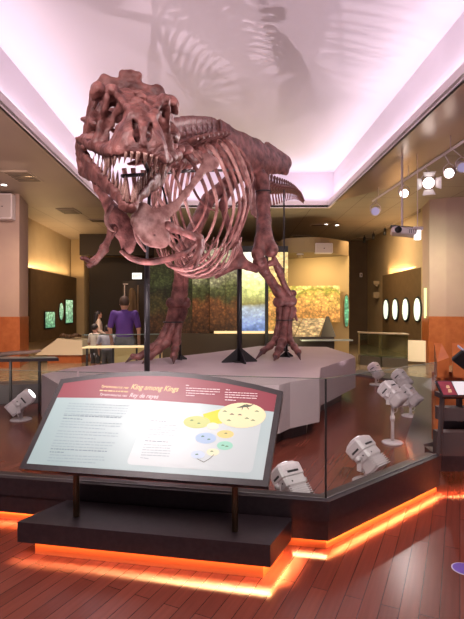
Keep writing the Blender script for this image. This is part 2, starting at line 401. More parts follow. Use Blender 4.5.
# golden box room with curved soffit in the rear
gx0, gx1, gy = P(283, 0, 17).x, P(349, 0, 17).x, 17.0
gb = MB(); gb.prism([(gx0, 18.2), (gx1, 17.0), (gx1+.15, 18.6), (gx0, 18.9)], 0, 3.5)
struct('wall_golden_bay', gb, mat('ochre_plaster', (.50,.36,.17), .8))
arc = [(gx0-.1+(gx1-gx0+.1)*t, 16.3+.75*(1-math.sin(math.pi*(.5+.5*t)))*1.0-.55*math.sin(math.pi*t)) for t in [i/14 for i in range(15)]]
sfb = MB(); sfb.prism([(x, y) for x, y in arc]+[(gx1+.1, 18.0), (gx0-.1, 18.4)], 3.5, 4.0)
struct('ceiling_curved_soffit', sfb, mat('ochre_soffit', (.30,.21,.11), .7))

# ================================================================== PLATFORM, PLINTH, GLASS, STEP
pt = 0.75
poly = [(-2.34, 7.0), (-2.5, 6.3), (-1.9, 5.35), (-.6, 5.15), (.53, 5.40), (.68, 5.63), (1.084, 5.96), (1.288, 6.97), (2.21, 8.59), (2.26, 9.1), (2.15, 10.9), (.65, 11.2), (-.43, 9.44)]
pl = root('display_platform', (0, 8, 0), 'raised mauve grey angular platform that the dinosaur skeleton stands on', 'platform')
pb = MB(); pb.prism(poly, 0.205, pt); link('platform_top', pb.mesh('platform'), M_mauve, pl)
pb = MB(); pb.prism([(c_x[0]+(0-c_x[0])*.12, c_x[1]+(8-c_x[1])*.10) for c_x in poly], 0.001, .205); link('recessed_base', pb.mesh('base'), M_dark, pl)
pb = MB(); pb.prism([(-2.84, 7.42), (-2.57, 6.5), (-2.42, 7.02), (-1.85, 7.85)], 0, .50)
o = link('platform_step', pb.mesh('step'), M_mauve); tag(o, 'low mauve grey block against the left end of the skeleton platform', 'platform'); recenter(o)

K0 = Vector((-5.2, 4.33)); K1 = Vector((.633, 3.20)); K2 = Vector((1.80, 4.20)); K3 = Vector((3.35, 12.0))
SILL = .33
def offset(pts, d):
    """shift an open polyline sideways by d (to its right)"""
    r = []
    for i, p in enumerate(pts):
        ds = []
        if i > 0: ds.append((pts[i]-pts[i-1]).normalized())
        if i < len(pts)-1: ds.append((pts[i+1]-pts[i]).normalized())
        ns = [Vector((q.y, -q.x)) for q in ds]; n = sum(ns, Vector((0,0))).normalized(); r.append(p + n*d/max(n.dot(ns[0]), .3))
    return r
front = [K0, K1, K2]
def band(front, d0, d1, z0, z1):
    a = offset(front, d0); b = offset(front, d1); m = MB()
    for i in range(len(front)-1):
        m.prism([tuple(a[i]), tuple(a[i+1]), tuple(b[i+1]), tuple(b[i])], z0, z1)
    return m
rt = root('case_plinth', (0, 3.6, 0), 'low dark plinth with glowing base that carries the glass railing round the skeleton', 'plinth')
link('plinth_cap', band(front, .03, -.10, .20, SILL).mesh('cap'), M_dark, rt)
link('plinth_body', band(front, .018, -.10, .065, .20).mesh('body'), M_dark, rt)
link('toe_kick', band(front, -.012, -.10, 0.001, .065).mesh('toe'), mat('orange_lit_board', (.55,.16,.06), .5), rt)
rc = MB(); rc.prism([(1.72, 4.55), (2.03, 5.63), (2.78, 7.3), (3.5, 9.2), (3.7, 10.4), (2.9, 11.8), (3.3, 12.4), (4.5, 10.8), (4.1, 7.9), (3.4, 6.3), (2.2, 5.52), (1.99, 4.6)], .002, .05)
o = link('case_kerb', rc.mesh('kerb'), mat('dark_grey_kerb', (.105,.095,.10), .4)); tag(o, 'long dark grey kerb along the right side of the skeleton enclosure', 'kerb'); recenter(o)
rc = MB(); rc.prism([(-6.5, 7.85), (-4.6, 7.95), (-3.3, 8.2), (-2.4, 8.7), (-2.5, 9.0), (-3.5, 8.6), (-5.0, 8.35), (-6.5, 8.2)], .002, .33)
o = link('case_kerb', rc.mesh('kerb'), MATS['dark_grey_kerb']); tag(o, 'dark grey kerb behind the left floodlight and platform end', 'kerb'); recenter(o)

gr = root('glass_railing', (0, 3.6, SILL), 'clear frameless glass railing standing on the dark plinth', 'glass railing')
GT = 1.135
segs = [(K0, Vector((-1.15, 3.545)), 'rear'), (Vector((-1.14, 3.543)), K1, ''), (K1, K2, '')]
for a, b, _ in segs:
    d = (b-a).normalized(); n = Vector((d.y, -d.x))*.005; a2 = a+d*.004-n*3; b2 = b-d*.004-n*3
    g = MB(); g.prism([tuple(a2+n), tuple(b2+n), tuple(b2-n), tuple(a2-n)], SILL-.0, GT); link('glass_pane', g.mesh('pane'), M_glass, gr)
    e = MB(); e.prism([tuple(a2+n*1.0), tuple(b2+n*1.0), tuple(b2-n*1.0), tuple(a2-n*1.0)], GT, GT+.004); link('polished_edge', e.mesh('edge'), mat('green_glass_edge', (.10,.13,.12), .2), gr)
    ch = MB(); ch.prism([tuple(a2+n*1.3), tuple(b2+n*1.3), tuple(b2-n*1.3), tuple(a2-n*1.3)], SILL, SILL+.006); link('glazing_channel', ch.mesh('ch'), mat('steel_channel', (.20,.19,.20), .35, metal=.6), gr)
jt = MB(); jt.box((K1.x-.004, K1.y+.022, (SILL+GT)/2), (.012, .012, GT-SILL)); link('corner_joint', jt.mesh('joint'), M_black, gr)

st = root('panel_step', (-.5, 3.1, 0), 'dark brown floating step with orange light under it below the information panel', 'step')
sp = [(-1.40, 3.13), (.225, 2.82), (.385, 3.147), (.395, 3.19), (-1.2, 3.49)]
b = MB(); b.prism(sp, .085, .215); link('step_block', b.mesh('block'), M_dark, st)
sp2 = [(-1.29, 3.145), (.185, 2.86), (.33, 3.14), (.34, 3.17), (-1.12, 3.44)]
b = MB(); b.prism(sp2, .001, .085); link('toe_kick', b.mesh('toe'), MATS['orange_lit_board'], st)

# LED strips under the overhangs (real warm light on the boards and the floor)
WARM = (1.0, .34, .10); AMB = (1.0, .60, .26)
def led(a, b, n, off, z, p):
    """strip under an overhang: a->b with outward normal n"""
    a = Vector((*a, z))+Vector((*n, 0))*off; b = Vector((*b, z))+Vector((*n, 0))*off
    strip('base_led_strip', a, b, .02, p*1.15, AMB, (n[0]*.95, n[1]*.95, -1), 48)
    strip('base_led_strip', a, b, .012, p*.8, WARM, (-n[0]*.4, -n[1]*.4, -1), 170)
def nrm(a, b): d = (Vector(b)-Vector(a)).normalized(); return (d.y, -d.x)
for a, b, p, z, of in ((sp[0], sp[1], 2.4, .083, -.008), (sp[1], sp[2], 2.2, .083, -.008), ((-1.28, 3.22), (-1.2, 3.5), 0, .083, .0)):
    if p: led(a, b, nrm(a, b), of, z, p)
led(tuple(K1), tuple(K2), nrm(K1, K2), .0, .063, 8)
led((.41, 3.24), tuple(K1), nrm(K0, K1), .0, .063, .25)
led(tuple(K0), (-1.25, 3.57), nrm(K0, K1), .0, .063, 12)
led((1.85, 4.16), (3.6, 4.32), nrm((1.85, 4.16), (3.6, 4.32)), .0, .063, 6)

# ================================================================== INFORMATION PANEL
BL = P(19, 469, 3.0); BR = P(268, 486, 2.745); TL = P(61, 379, 3.35)
U = (BR-BL).normalized(); V = (TL-BL); V = (V-U*V.dot(U)).normalized(); N = U.cross(V).normalized()
if N.y > 0: N = -N
PM = Matrix((U, V, N)).transposed().to_4x4(); PM.translation = BL
def uv(px, py):
    d = Vector(((px-CX)/F, 1, (CY-py)/F)); o_ = Vector((0, 0, EYE)); t = (BL-o_).dot(N)/d.dot(N); p = o_+d*t-BL
    return (p.dot(U), p.dot(V))
arch = [uv(61, 379.5), uv(86, 376), uv(113, 373), uv(140, 371.6), uv(167, 371.8), uv(195, 374), uv(225, 378.5), uv(255, 384.5), uv(283, 391.5)]
outl = [uv(19, 469), uv(268, 487)] + arch[::-1]
def inset(poly, d):
    c = [Vector(p) for p in poly]; n = len(c); r = []
    a = sum(c[i].x*c[(i+1)%n].y-c[(i+1)%n].x*c[i].y for i in range(n)); s = 1 if a > 0 else -1
    for i in range(n):
        d1 = (c[i]-c[i-1]).normalized(); d2 = (c[(i+1)%n]-c[i]).normalized()
        n1 = Vector((-d1.y, d1.x))*s; n2 = Vector((-d2.y, d2.x))*s; m = (n1+n2).normalized(); r.append(tuple(c[i]+m*d/max(m.dot(n1), .4)))
    return r
pn = root('information_panel', (-.52, 3.1, .215), 'slanted dark framed information panel with maroon header in front of the skeleton', 'information panel')
def pobj(name, mb, m, parent=None): 
    me = mb.mesh(name); me.transform(PM); return link(name, me, m, parent or pn)
b = MB(); b.prism(outl, -.055, .004); pobj('panel_frame', b, M_dark)
b = MB(); b.prism(inset(outl, .012), -.085, -.055); pobj('back_box', b, M_black)
inn = inset(outl, .036)
M_print = mat('pale_blue_print', (.60,.70,.72), .35); n_, l_, b_ = nodes(M_print)
tcn = n_.new('ShaderNodeTexCoord'); nn = n_.new('ShaderNodeTexNoise'); nn.inputs['Scale'].default_value = 1.1; l_.new(tcn.outputs['Object'], nn.inputs[0])
rr = n_.new('ShaderNodeValToRGB'); rr.color_ramp.elements[0].color = (.31,.47,.47,1); rr.color_ramp.elements[1].color = (.45,.58,.58,1); rr.color_ramp.elements[0].position = .35; rr.color_ramp.elements[1].position = .6
l_.new(nn.outputs['Fac'], rr.inputs[0]); l_.new(rr.outputs[0], b_.inputs['Base Color'])
b = MB(); b.prism(inn, .0042, .0052); face = pobj('graphic_sheet', b, M_print)
# maroon header: everything above the curved line
hl = [uv(54.5, 397.8), uv(100, 398.3), uv(150, 400.5), uv(200, 403.8), uv(240, 408), uv(276, 412.3)]
hb = [inn[-1]] ; top = inn[2:]            # top arch of the inset, right to left
xs_l = inn[0][0]+(inn[-1][0]-inn[0][0])*.8
left_pt = hl[0]; 
hd = [(max(p[0], left_pt[0]+.0), p[1]) for p in hl[:-1]]
rr_b = inn[1]; rr_t = top[0]; tt = (hl[-1][1]-rr_b[1])/(rr_t[1]-rr_b[1]); right_pt = (rr_b[0]+(rr_t[0]-rr_b[0])*tt, hl[-1][1])
ll_b = inn[0]; ll_t = top[-1]; tt = (hl[0][1]-ll_b[1])/(ll_t[1]-ll_b[1]); lp = (ll_b[0]+(ll_t[0]-ll_b[0])*tt, hl[0][1])
hp = [lp]+[p for p in hl[1:-1]]+[right_pt]+top
b = MB(); b.prism(hp, .0053, .0060); pobj('header_band', b, mat('maroon_print', (.23,.032,.050), .4), face)
# inset white rounded card
ca = [uv(148, 413), uv(262, 420), uv(252, 473.5), uv(126, 464.5)]
def rounded(quad, r=.02, n=5):
    res = []; c = [Vector(p) for p in quad]
    for i in range(len(c)):
        a = (c[i-1]-c[i]).normalized()*r; b2 = (c[(i+1)%len(c)]-c[i]).normalized()*r
        for k in range(n+1):
            t = k/n; res.append(tuple(c[i]+a*(1-t)**2+b2*t**2))
    return res
b = MB(); b.prism(rounded(ca, .035), .0053, .0058); pobj('white_card', b, mat('white_print', (.52,.62,.62), .35), face)
rnd = random.Random(4)
def words(lines, height, m, name, z=.0060, dens=.9):
    """illegible small print: rows of short word strokes.  lines = [(px0,py0,px1,py1)]"""
    b = MB()
    for x0, y0, x1, y1 in lines:
        a = Vector(uv(x0, y0)); c = Vector(uv(x1, y1)); L = (c-a).length; d = (c-a).normalized(); s = 0; nn_ = Vector((-d.y, d.x))
        while s < L-.008:
            ww = min(rnd.uniform(.010, .034), L-s); h = height*rnd.uniform(.75, 1)
            p = a+d*s; q2 = p+d*ww
            b.prism([tuple(p), tuple(q2), tuple(q2+nn_*h), tuple(p+nn_*h)], z, z+.0003); s += ww+height*.7
    return pobj(name, b, m, face)
M_grey = mat('grey_ink', (.30,.41,.44), .6); M_ink = mat('dark_ink', (.22,.30,.33), .6); M_wink = mat('white_ink', (.75,.66,.66), .6); M_yink = mat('cream_ink', (.85,.70,.35), .6)
def para(x0, x1, ys, sh): return [(x0+sh*i, y, x1+sh*i-rnd.uniform(0, 14)*(i == len(ys)-1)*2, y+(x1-x0)*.045) for i, y in enumerate(ys)]
words(para(69, 130, [404, 406.6, 409.2, 411.8, 414.4], -1.2), .0062, M_grey, 'body_text')
words([(64, 416, 122, 418.6), (63, 419, 84, 420.2)], .0072, M_ink, 'bold_text')
words(para(62, 122, [422, 424.6, 427.2], -1.2)+para(58, 120, [431.5, 434.3, 437], -1.2)+para(54, 115, [441, 443.8, 446.6], -1.2), .0062, M_grey, 'body_text')
words([(51, 449.5, 108, 452.4), (50, 452.6, 64, 453.2)], .0072, M_ink, 'bold_text')
words(para(50, 106, [455.5, 458.4, 461.3], -1.2), .0062, M_grey, 'body_text')
words([(151, 421.5, 166, 422.3)], .0066, M_ink, 'card_heading')
words(para(150, 178, [425.3, 427.7, 430.1, 432.5, 434.9, 437.3], -.7), .0052, M_grey, 'card_text')
words([(145, 441.5, 168, 442.8)], .0066, M_ink, 'card_heading')
words(para(144, 172, [445.2, 447.8, 450.4, 453, 455.6, 458.2], -.7), .0052, M_grey, 'card_text')
words([(186, 386, 190, 386.4)]+para(186, 220, [388.8, 391.2, 393.6], 0)+[(186, 396, 196, 396.6)], .0058, M_wink, 'header_small_text', .0062)
words([(226, 390.3, 230, 390.7)]+para(225, 258, [393, 395.4, 397.8], 0)+[(225, 400.6, 236, 401.2)], .0058, M_wink, 'header_small_text', .0062)
words([(100, 391.3, 128, 392.7)], .0085, M_yink, 'header_small_text', .0062)
def text(name, s, p0, p1, size, m, parent=None, z=.0062, shear=.3, M=None, fit=None):
    c = bpy.data.curves.new(name, 'FONT'); c.body = s; c.size = size; c.shear = shear; c.extrude = .0002; c.resolution_u = 3; c.offset = size*.014
    t = bpy.data.objects.new(name, c); COL.objects.link(t); dg = bpy.context.evaluated_depsgraph_get(); dg.update()
    me = bpy.data.meshes.new_from_object(t.evaluated_get(dg)); bpy.data.objects.remove(t)
    a = np.empty(len(me.vertices)*3); me.vertices.foreach_get('co', a); a = a.reshape(-1, 3); a[:,0] -= a[:,0].min()
    if fit: a[:,0] *= fit/a[:,0].max()
    me.vertices.foreach_set('co', a.ravel())
    if M is None:
        a0 = Vector(uv(*p0)); a1 = Vector(uv(*p1)); ang = math.atan2((a1-a0).y, (a1-a0).x)
        fitw = (a1-a0).length; me.transform(Matrix.Diagonal((fitw/a[:,0].max(), 1, 1, 1)))
        me.transform(PM @ Matrix.Translation((*a0, z)) @ Matrix.Rotation(ang, 4, 'Z')); 
    else: me.transform(M)
    return link(name, me, m, parent)
text('title_text', 'King among Kings', (131, 389.3), (178.5, 392.0), .052, M_yink, face)
text('title_text', 'Rey de reyes', (129.5, 397.3), (158.5, 398.9), .042, M_wink, face)
text('title_text', 'Tyrannosaurus rex', (101.5, 387.6), (129, 389.2), .024, M_yink, face)
text('title_text', 'Tyrannosaurus rex', (100, 395.6), (127.5, 397.2), .024, M_wink, face)
def blob(px, py, rxp, ryp, col, z, name='habitat_bubble', n=28):
    b = MB(); b.prism([uv(px+rxp*math.cos(t), py+ryp*math.sin(t)) for t in [2*math.pi*i/n for i in range(n)]], z, z+.0004)
    return pobj(name, b, mat('print_'+'_'.join(str(int(c)) for c in col), lin(col), .5), face)
b = MB(); b.prism([uv(203, 414.5), uv(206, 424.5), uv(222, 424), uv(226, 408)], .0060, .0063); pobj('yellow_wedge', b, mat('yellow_print', lin((250, 214, 60)), .5), face)
blob(197, 422.5, 13.5, 6.2, (200, 214, 140), .0062)
blob(206, 438.5, 10.5, 5.5, (170, 200, 226), .0062)
blob(225.5, 434.5, 8.5, 4, (232, 208, 130), .0062)
blob(225, 446, 8, 4.5, (150, 214, 190), .0064)
blob(213, 426.5, 6, 3.5, (228, 232, 205), .0064)
blob(198, 455, 7, 4, (196, 218, 236), .0062)
blob(213, 452.5, 6.5, 3.6, (232, 232, 196), .0062)
blob(242, 415.8, 24, 12.6, (238, 226, 178), .0066, 'large_bubble')
# tiny animals drawn in the bubbles
def ink(pts, wds, col, z=.0072):
    b = MB(); p = [Vector(uv(*q)) for q in pts]
    for i in range(len(p)-1):
        d = (p[i+1]-p[i]).normalized(); nn2 = Vector((-d.y, d.x)); w0, w1 = wds[i]*.5, wds[i+1]*.5
        b.prism([tuple(p[i]-nn2*w0), tuple(p[i+1]-nn2*w1), tuple(p[i+1]+nn2*w1), tuple(p[i]+nn2*w0)], z, z+.0003)
    return pobj('animal_drawing', b, mat('olive_ink', (.10,.12,.08), .6) if col == 0 else mat('green_ink', (.10,.26,.12), .6), face)
ink([(237, 408), (241, 407.5), (246, 406), (250, 406.5), (254, 404.5)], [.003, .010, .022, .012, .003], 0)
ink([(243, 407), (242, 410.5)], [.008, .003], 0); ink([(247, 407), (249, 410)], [.008, .003], 0)
for x, y in ((225, 412), (232, 415), (240, 415.5), (247, 419), (257, 412), (229, 421), (253, 421)): ink([(x-2.2, y), (x, y-.6), (x+2.2, y+.2)], [.002, .010, .002], (x*7) % 2)
for x, y in ((192, 421), (199, 424), (203, 437), (209, 440), (226, 434), (223, 446), (227, 447), (197, 455), (212, 452)): ink([(x-1.6, y), (x, y-.5), (x+1.6, y)], [.002, .008, .002], 1)
ink([(197, 459), (204, 462.5), (210, 459), (214, 455)], [.003, .003, .003, .003], 0)
for px, py in ((76.3, 516), (235, 530.5)):
    base = G(px, py, .215); 
    # find where the post meets the panel's underside
    t = ((BL-N*.06-base).dot(N))/Vector((0,0,1)).dot(N); b = MB(); b.tube([base, base+Vector((0,0,t))], .021, 16); link('panel_post', b.mesh('post', True), mat('bronze_post', (.16,.10,.055), .35, metal=.6), pn)

# ================================================================== THE SKELETON
SK = root('tyrannosaurus_skeleton', (0.1, 8.2, pt), 'huge reddish brown mounted tyrannosaurus skeleton with open toothy jaws', 'dinosaur skeleton')
def frame(o, fwd, up):
    """matrix whose local y points along fwd, z up, x = y cross z"""
    f = Vector(fwd).normalized(); u = Vector(up); u = (u-f*u.dot(f)).normalized(); x = f.cross(u)
    M = Matrix((x, f, u)).transposed().to_4x4(); M.translation = Vector(o); return M
def bone(name, caps, h=.014, k=.03, flat=None, amp=.004, subs=(), m=None, ells=(), parent=None, dirn=None, seed=1):
    """organic bone from round cones given in world space: (p, q, rp, rq)"""
    pts = [Vector(c[0]) for c in caps]+[Vector(c[1]) for c in caps]+[Vector(e[0]) for e in ells]
    R = max([c[2] for c in caps]+[c[3] for c in caps]+[max(e[1]) for e in ells]+[.05])+.05
    lo = [min(p[i] for p in pts)-R for i in range(3)]; hi = [max(p[i] for p in pts)+R for i in range(3)]
    s = SDF(lo, hi, h)
    for a, b, ra, rb in caps: s.cap(a, b, ra, rb, k)
    for e in ells: s.ell(e[0], e[1], k)
    for a, b, ra, rb in subs: s.cap(a, b, ra, rb, k*.6, True)
    if amp: s.noise(amp, 22, seed)
    post = None
    if flat:
        n = np.array(Vector(dirn).normalized()); c = np.array(sum(pts, Vector())/len(pts))
        def post(Vv): dd = (Vv-c) @ n; return Vv-np.outer(dd, n)*(1-flat)
    return link(name, s.mesh(name, post), m or M_bone, parent or SK)

# ---------------- skull
SKM = frame((-1.06, 4.90, 3.205), (.27, -.91, -.40), (.055, 0, 1))
yk = [0, .2, .42, .58, .72, .95, 1.15, 1.28, 1.36]
top = [.57, .58, .56, .53, .49, .44, .39, .31, .14]; bot = [-.01, .03, .01, .01, .01, .025, .05, .07, .10]
wb_ = [.42, .43, .385, .33, .285, .26, .245, .195, .07]; wt_ = [.33, .34, .25, .18, .125, .10, .10, .08, .04]
def skull():
    h = .0125; s = SDF((-.58, -.2, -.15), (.58, 1.48, .86), h)
    X, Y, Z = np.meshgrid(*s.ax, indexing='ij')
    T = np.interp(Y, yk, top); B = np.interp(Y, yk, bot); t = np.clip((Z-B)/np.maximum(T-B, .05), 0, 1.1)
    ex = np.interp(Y, [.3, .6, 1.05, 1.3], [1.6, 1.15, 1.3, 1.9]); hw = np.interp(Y, yk, wb_)*(1-t**ex)+np.interp(Y, yk, wt_)*t**ex
    def smax(a, b, k): return -SDF.smin(-a, -b, k)
    d = smax(smax(np.abs(X)-hw, Z-T, .10), B-Z, .03); d = smax(smax(d, Y-1.36, .08), -.03-Y, .05)*.82
    s.f = np.maximum(np.abs(d+.022)-.022, -1).astype(np.float32)     # hollow shell
    # open palate and open rear
    s.f = np.maximum(s.f, -np.maximum(np.maximum(np.abs(X)-(np.interp(Y, yk, wb_)-.075), Z-.06), Y-1.22)).astype(np.float32)
    s.ell((0, -.05, .22), (.27, .16, .25), .03, True)
    s.cap((0, -.02, .42), (0, .22, .42), .11, .08, .05); s.cap((0, 1.12, .36), (0, 1.33, .18), .02, .025, .02)
    s.cap((-.33, -.03, .56), (.33, -.03, .56), .05, .05, .05); s.cap((0, -.04, .30), (0, -.04, .62), .08, .07, .05)
    s.cap((-.26, -.01, .62), (.28, -.02, .62), .05, .055, .04); s.cap((.10, -.03, .70), (-.03, -.03, .72), .05, .045, .03); s.cap((.03, -.03, .55), (.03, -.03, .70), .06, .05, .04)
    for g in (-1, 1):
        s.ell((g*.225, .60, .535), (.055, .12, .055), .05); s.ell((g*.33, .36, .535), (.06, .11, .06), .05)
        s.cap((g*.37, .42, .50), (g*.40, .46, .18), .024, .024, .07)
        s.cap((g*.26, .66, .46), (g*.33, .62, .10), .024, .030, .07)
        s.cap((g*.42, .0, .04), (g*.44, .30, .08), .050, .058, .04); s.cap((g*.44, .30, .08), (g*.34, .62, .06), .055, .045, .04)
        s.cap((g*.40, -.02, .03), (g*.35, .0, .54), .06, .05, .04); s.cap((g*.46, .20, .25), (g*.36, .55, .25), .024, .024, .06)
        s.cap((g*.17, .70, .49), (g*.08, 1.12, .39), .028, .025, .05);
        s.cap((g*.29, .70, .06), (g*.23, 1.15, .085), .042, .036, .04)
    for g in (-1, 1):
        s.ell((g*.27, .80, .27), (.24, .165, .16), .02, True, Matrix.Rotation(.35, 4, 'X'))        # antorbital
        s.ell((g*.34, .52, .40), (.28, .112, .112), .02, True, Matrix.Rotation(-.2, 4, 'X'))    # orbit
        s.ell((g*.42, .235, .405), (.32, .10, .14), .02, True)                                   # temporal, upper
        s.ell((g*.44, .25, .145), (.24, .15, .072), .015, True, Matrix.Rotation(.45, 4, 'X'))       # lower temporal slit
        s.ell((g*.36, .50, .155), (.22, .05, .045), .02, True, Matrix.Rotation(.3, 4, 'X'))
        s.ell((g*.22, 1.04, .17), (.12, .032, .032), .012, True)
        s.ell((g*.052, 1.235, .27), (.021, .11, .075), .010, True, Matrix.Rotation(-.5, 4, 'X') @ Matrix.Rotation(g*.15, 4, 'Z'))  # nostril
        s.ell((g*.15, .13, .62), (.085, .10, .1), .02, True)
    for y, z in ((.64, .53), (.72, .505), (.82, .47), (.92, .435), (1.02, .40), (1.1, .375)): s.ell((.02*math.sin(y*40), y, z+.02), (.05, .035, .03), .03)
    s.noise(.0075, 20, 3); s.noise(.003, 55, 4)
    return s.mesh('skull')
sk = link('skull', skull(), M_bone, SK, M=SKM)
# lower jaw
JM = frame((-1.11, 4.90, 3.20), (.235, -.86, -.69), (.055, 0, 1))
def jaw():
    s = SDF((-.55, -.22, -.32), (.55, 1.38, .30), .0125); X, Y, Z = np.meshgrid(*s.ax, indexing='ij')
    yy = [-.12, 0, .25, .5, .75, 1.0, 1.15, 1.28]
    xc = np.interp(Y, yy, [.40, .41, .39, .305, .20, .10, .048, .018]); hz = np.interp(Y, yy, [.05, .10, .135, .11, .075, .062, .06, .05])
    zc = np.interp(Y, yy, [.0, -.03, -.06, -.04, -.01, .0, .0, .0]); th = np.interp(Y, yy, [.04, .045, .035, .033, .032, .032, .032, .032])
    dx = np.abs(np.abs(X)-xc)*.90-th; dz = np.abs(Z-zc)-hz
    d = -SDF.smin(-dx, -dz, .05); d = -SDF.smin(-d, -(Y-1.28), .04); d = -SDF.smin(-d, -(-.13-Y), .04); s.f = (d*.9).astype(np.float32)
    s.cap((-.025, 1.2, -.01), (.025, 1.2, -.01), .045, .045, .03)
    for g in (-1, 1):
        s.ell((g*.39, .30, -.05), (.1, .045, .028), .02, True); s.cap((g*.37, -.02, .04), (g*.42, -.02, .04), .05, .05, .04)
        s.cap((g*.41, .12, .07), (g*.38, .38, .13), .035, .03, .04)
    s.noise(.007, 20, 8); return s.mesh('lower_jaw')
jw = link('lower_jaw', jaw(), M_bone, SK, M=JM)
# teeth: a curved cone, point down -z, root at origin
def tooth_mesh():
    b = MB(); pts = []; r = []
    for i in range(8):
        t = i/7; pts.append((0, -.18*t*t, -t)); r.append(.17*(1-t**1.5)+.012)
    b.tube(pts, r, 8, 1.15, up=(1, 0, 0)); return b.mesh('tooth', True)
tm = tooth_mesh(); tm.materials.append(M_tooth); rnd = random.Random(7)
def put_teeth(parent, PMt, ys, xs, zs, up, lens, infl):
    for g in (-1, 1):
        for y, x, z, L in zip(ys, xs, zs, lens):
            L = L*rnd.uniform(.66, 1.0)
            ang = math.atan2(x*g*.9, max(y-.55, .1)*.6)*infl
            R = Matrix.Rotation(math.pi if up else 0, 4, 'Y') @ Matrix.Rotation(rnd.uniform(-.09, .09), 4, 'Y') @ Matrix.Rotation(rnd.uniform(-.08, .08)+(.10 if up else -.10), 4, 'X')
            M = PMt @ Matrix.Translation((g*x, y, z)) @ R @ Matrix.Diagonal((L*.8, L*.95, L, 1))
            link('tooth', tm, None, parent, M=M)
uy = [.50, .60, .69, .78, .86, .935, 1.0, 1.06, 1.12, 1.175, 1.225, 1.27, 1.305, 1.33, 1.345]
ux = [np.interp(y, yk, wb_)-.03 for y in uy]; ux[-4:] = [.158, .115, .072, .026]
put_teeth(sk, SKM, uy, ux, [np.interp(y, yk, bot)+.035 for y in uy], False, [.11, .13, .16, .19, .20, .20, .19, .18, .17, .16, .155, .15, .14, .135, .13], 0)
ly = [.50, .59, .67, .75, .83, .91, .98, 1.05, 1.11, 1.17, 1.22, 1.25]
lx = [np.interp(y, [-.12, 0, .25, .5, .75, 1.0, 1.15, 1.28], [.40, .41, .39, .305, .20, .10, .048, .018])-.012 for y in ly]; lx[-2:] = [.045, .020]
put_teeth(jw, JM, ly, lx, [.055]*12, True, [.09, .11, .13, .15, .16, .17, .17, .17, .16, .14, .12, .11], 0)

# ---------------- spine
def vert_mesh(kind):
    s = SDF((-.42, -.30, -.62), (.42, .30, .62), .02)
    s.cap((0, -.11, 0), (0, .11, 0), .105, .105, .03); s.cap((0, -.12, 0), (0, -.09, 0), .14, .14, .03); s.cap((0, .09, 0), (0, .12, 0), .14, .14, .03)
    if kind == 'neck':
        s.cap((0, 0, .10), (0, -.03, .26), .08, .055, .04)
        for g in (-1, 1): s.cap((0, 0, .08), (g*.26, .03, .10), .06, .05, .04); s.cap((g*.10, -.08, .10), (g*.17, .14, .16), .05, .05, .03); s.cap((g*.14, 0, -.06), (g*.17, -.22, -.20), .045, .02, .03)
    elif kind == 'back':
        for z in (.12, .2, .28, .36, .42): s.cap((0, -.07, z), (0, .07, z), .038, .038, .03)
        s.cap((0, -.08, .45), (0, .08, .45), .05, .05, .03)
        for g in (-1, 1): s.cap((0, 0, .13), (g*.30, .0, .22), .06, .04, .04); s.cap((g*.06, -.12, .14), (g*.06, .14, .16), .04, .04, .03)
    else:
        s.cap((0, 0, .10), (0, .12, .34), .05, .035, .04); s.cap((0, .05, .30), (0, .14, .36), .04, .035, .03)
        for g in (-1, 1): s.cap((0, 0, .04), (g*.30, .06, .05), .05, .03, .04); s.cap((g*.05, -.16, .12), (g*.05, .14, .12), .03, .03, .03)
        s.cap((0, .10, -.10), (0, .22, -.42), .035, .03, .03)
    s.noise(.006, 16, 5); me = s.mesh('vertebra_'+kind); me.materials.append(M_bone); return me
VM = {k: vert_mesh(k) for k in ('neck', 'back', 'tail')}
spine = [(-1.09, 4.98, 3.72), (-1.05, 5.25, 3.56), (-.92, 5.6, 3.40), (-.73, 6.0, 3.46), (-.45, 6.7, 3.79), (-.20, 7.4, 4.07), (.02, 8.0, 4.02), (.25, 8.6, 3.98),
         (.55, 9.4, 4.02), (.90, 10.2, 4.16), (1.30, 11.1, 4.37), (1.62, 11.9, 4.48), (1.93, 12.9, 4.50)]
dense = [Vector(p) for p in smooth_path(spine, 24)]
cum = [0]
for a, b in zip(dense, dense[1:]): cum.append(cum[-1]+(b-a).length)
def spine_at(s):
    s = min(max(s, 0), cum[-1]-1e-4); i = int(np.searchsorted(cum, s, 'right'))-1; t = (s-cum[i])/(cum[i+1]-cum[i])
    j0 = max(i-10, 0); j1 = min(i+11, len(dense)-1); return dense[i].lerp(dense[i+1], t), (dense[j1]-dense[j0]).normalized()
def s_of(y): return cum[min(range(len(dense)), key=lambda i: abs(dense[i].y-y))]
s = .12; tail_end = cum[-1]; s_neck = s_of(6.0); s_hip = s_of(8.9)
while s < tail_end-.03:
    p, t = spine_at(s)
    if s < s_neck: kind, sc_, step, nm = 'neck', 1.0, .20, 'neck_vertebra'
    elif s < s_hip: kind, sc_, step, nm = 'back', float(np.interp(s, [s_of(6.5), s_of(7.8)], [1.0, .80])), .185, 'back_vertebra'
    else:
        q = (s-s_hip)/(tail_end-s_hip); kind, nm = 'tail', 'tail_vertebra'; sc_ = .88*(1-q)+.13; step = .24*sc_+.015
    link(nm, VM[kind], None, SK, M=frame(p, t, (0, 0, 1)) @ Matrix.Diagonal((sc_*(.45 if s_of(7.3) < s < s_hip+.5 else .95 if kind != 'tail' else .9), sc_*(1.0 if kind != 'tail' else .8), sc_, 1)))
    s += step

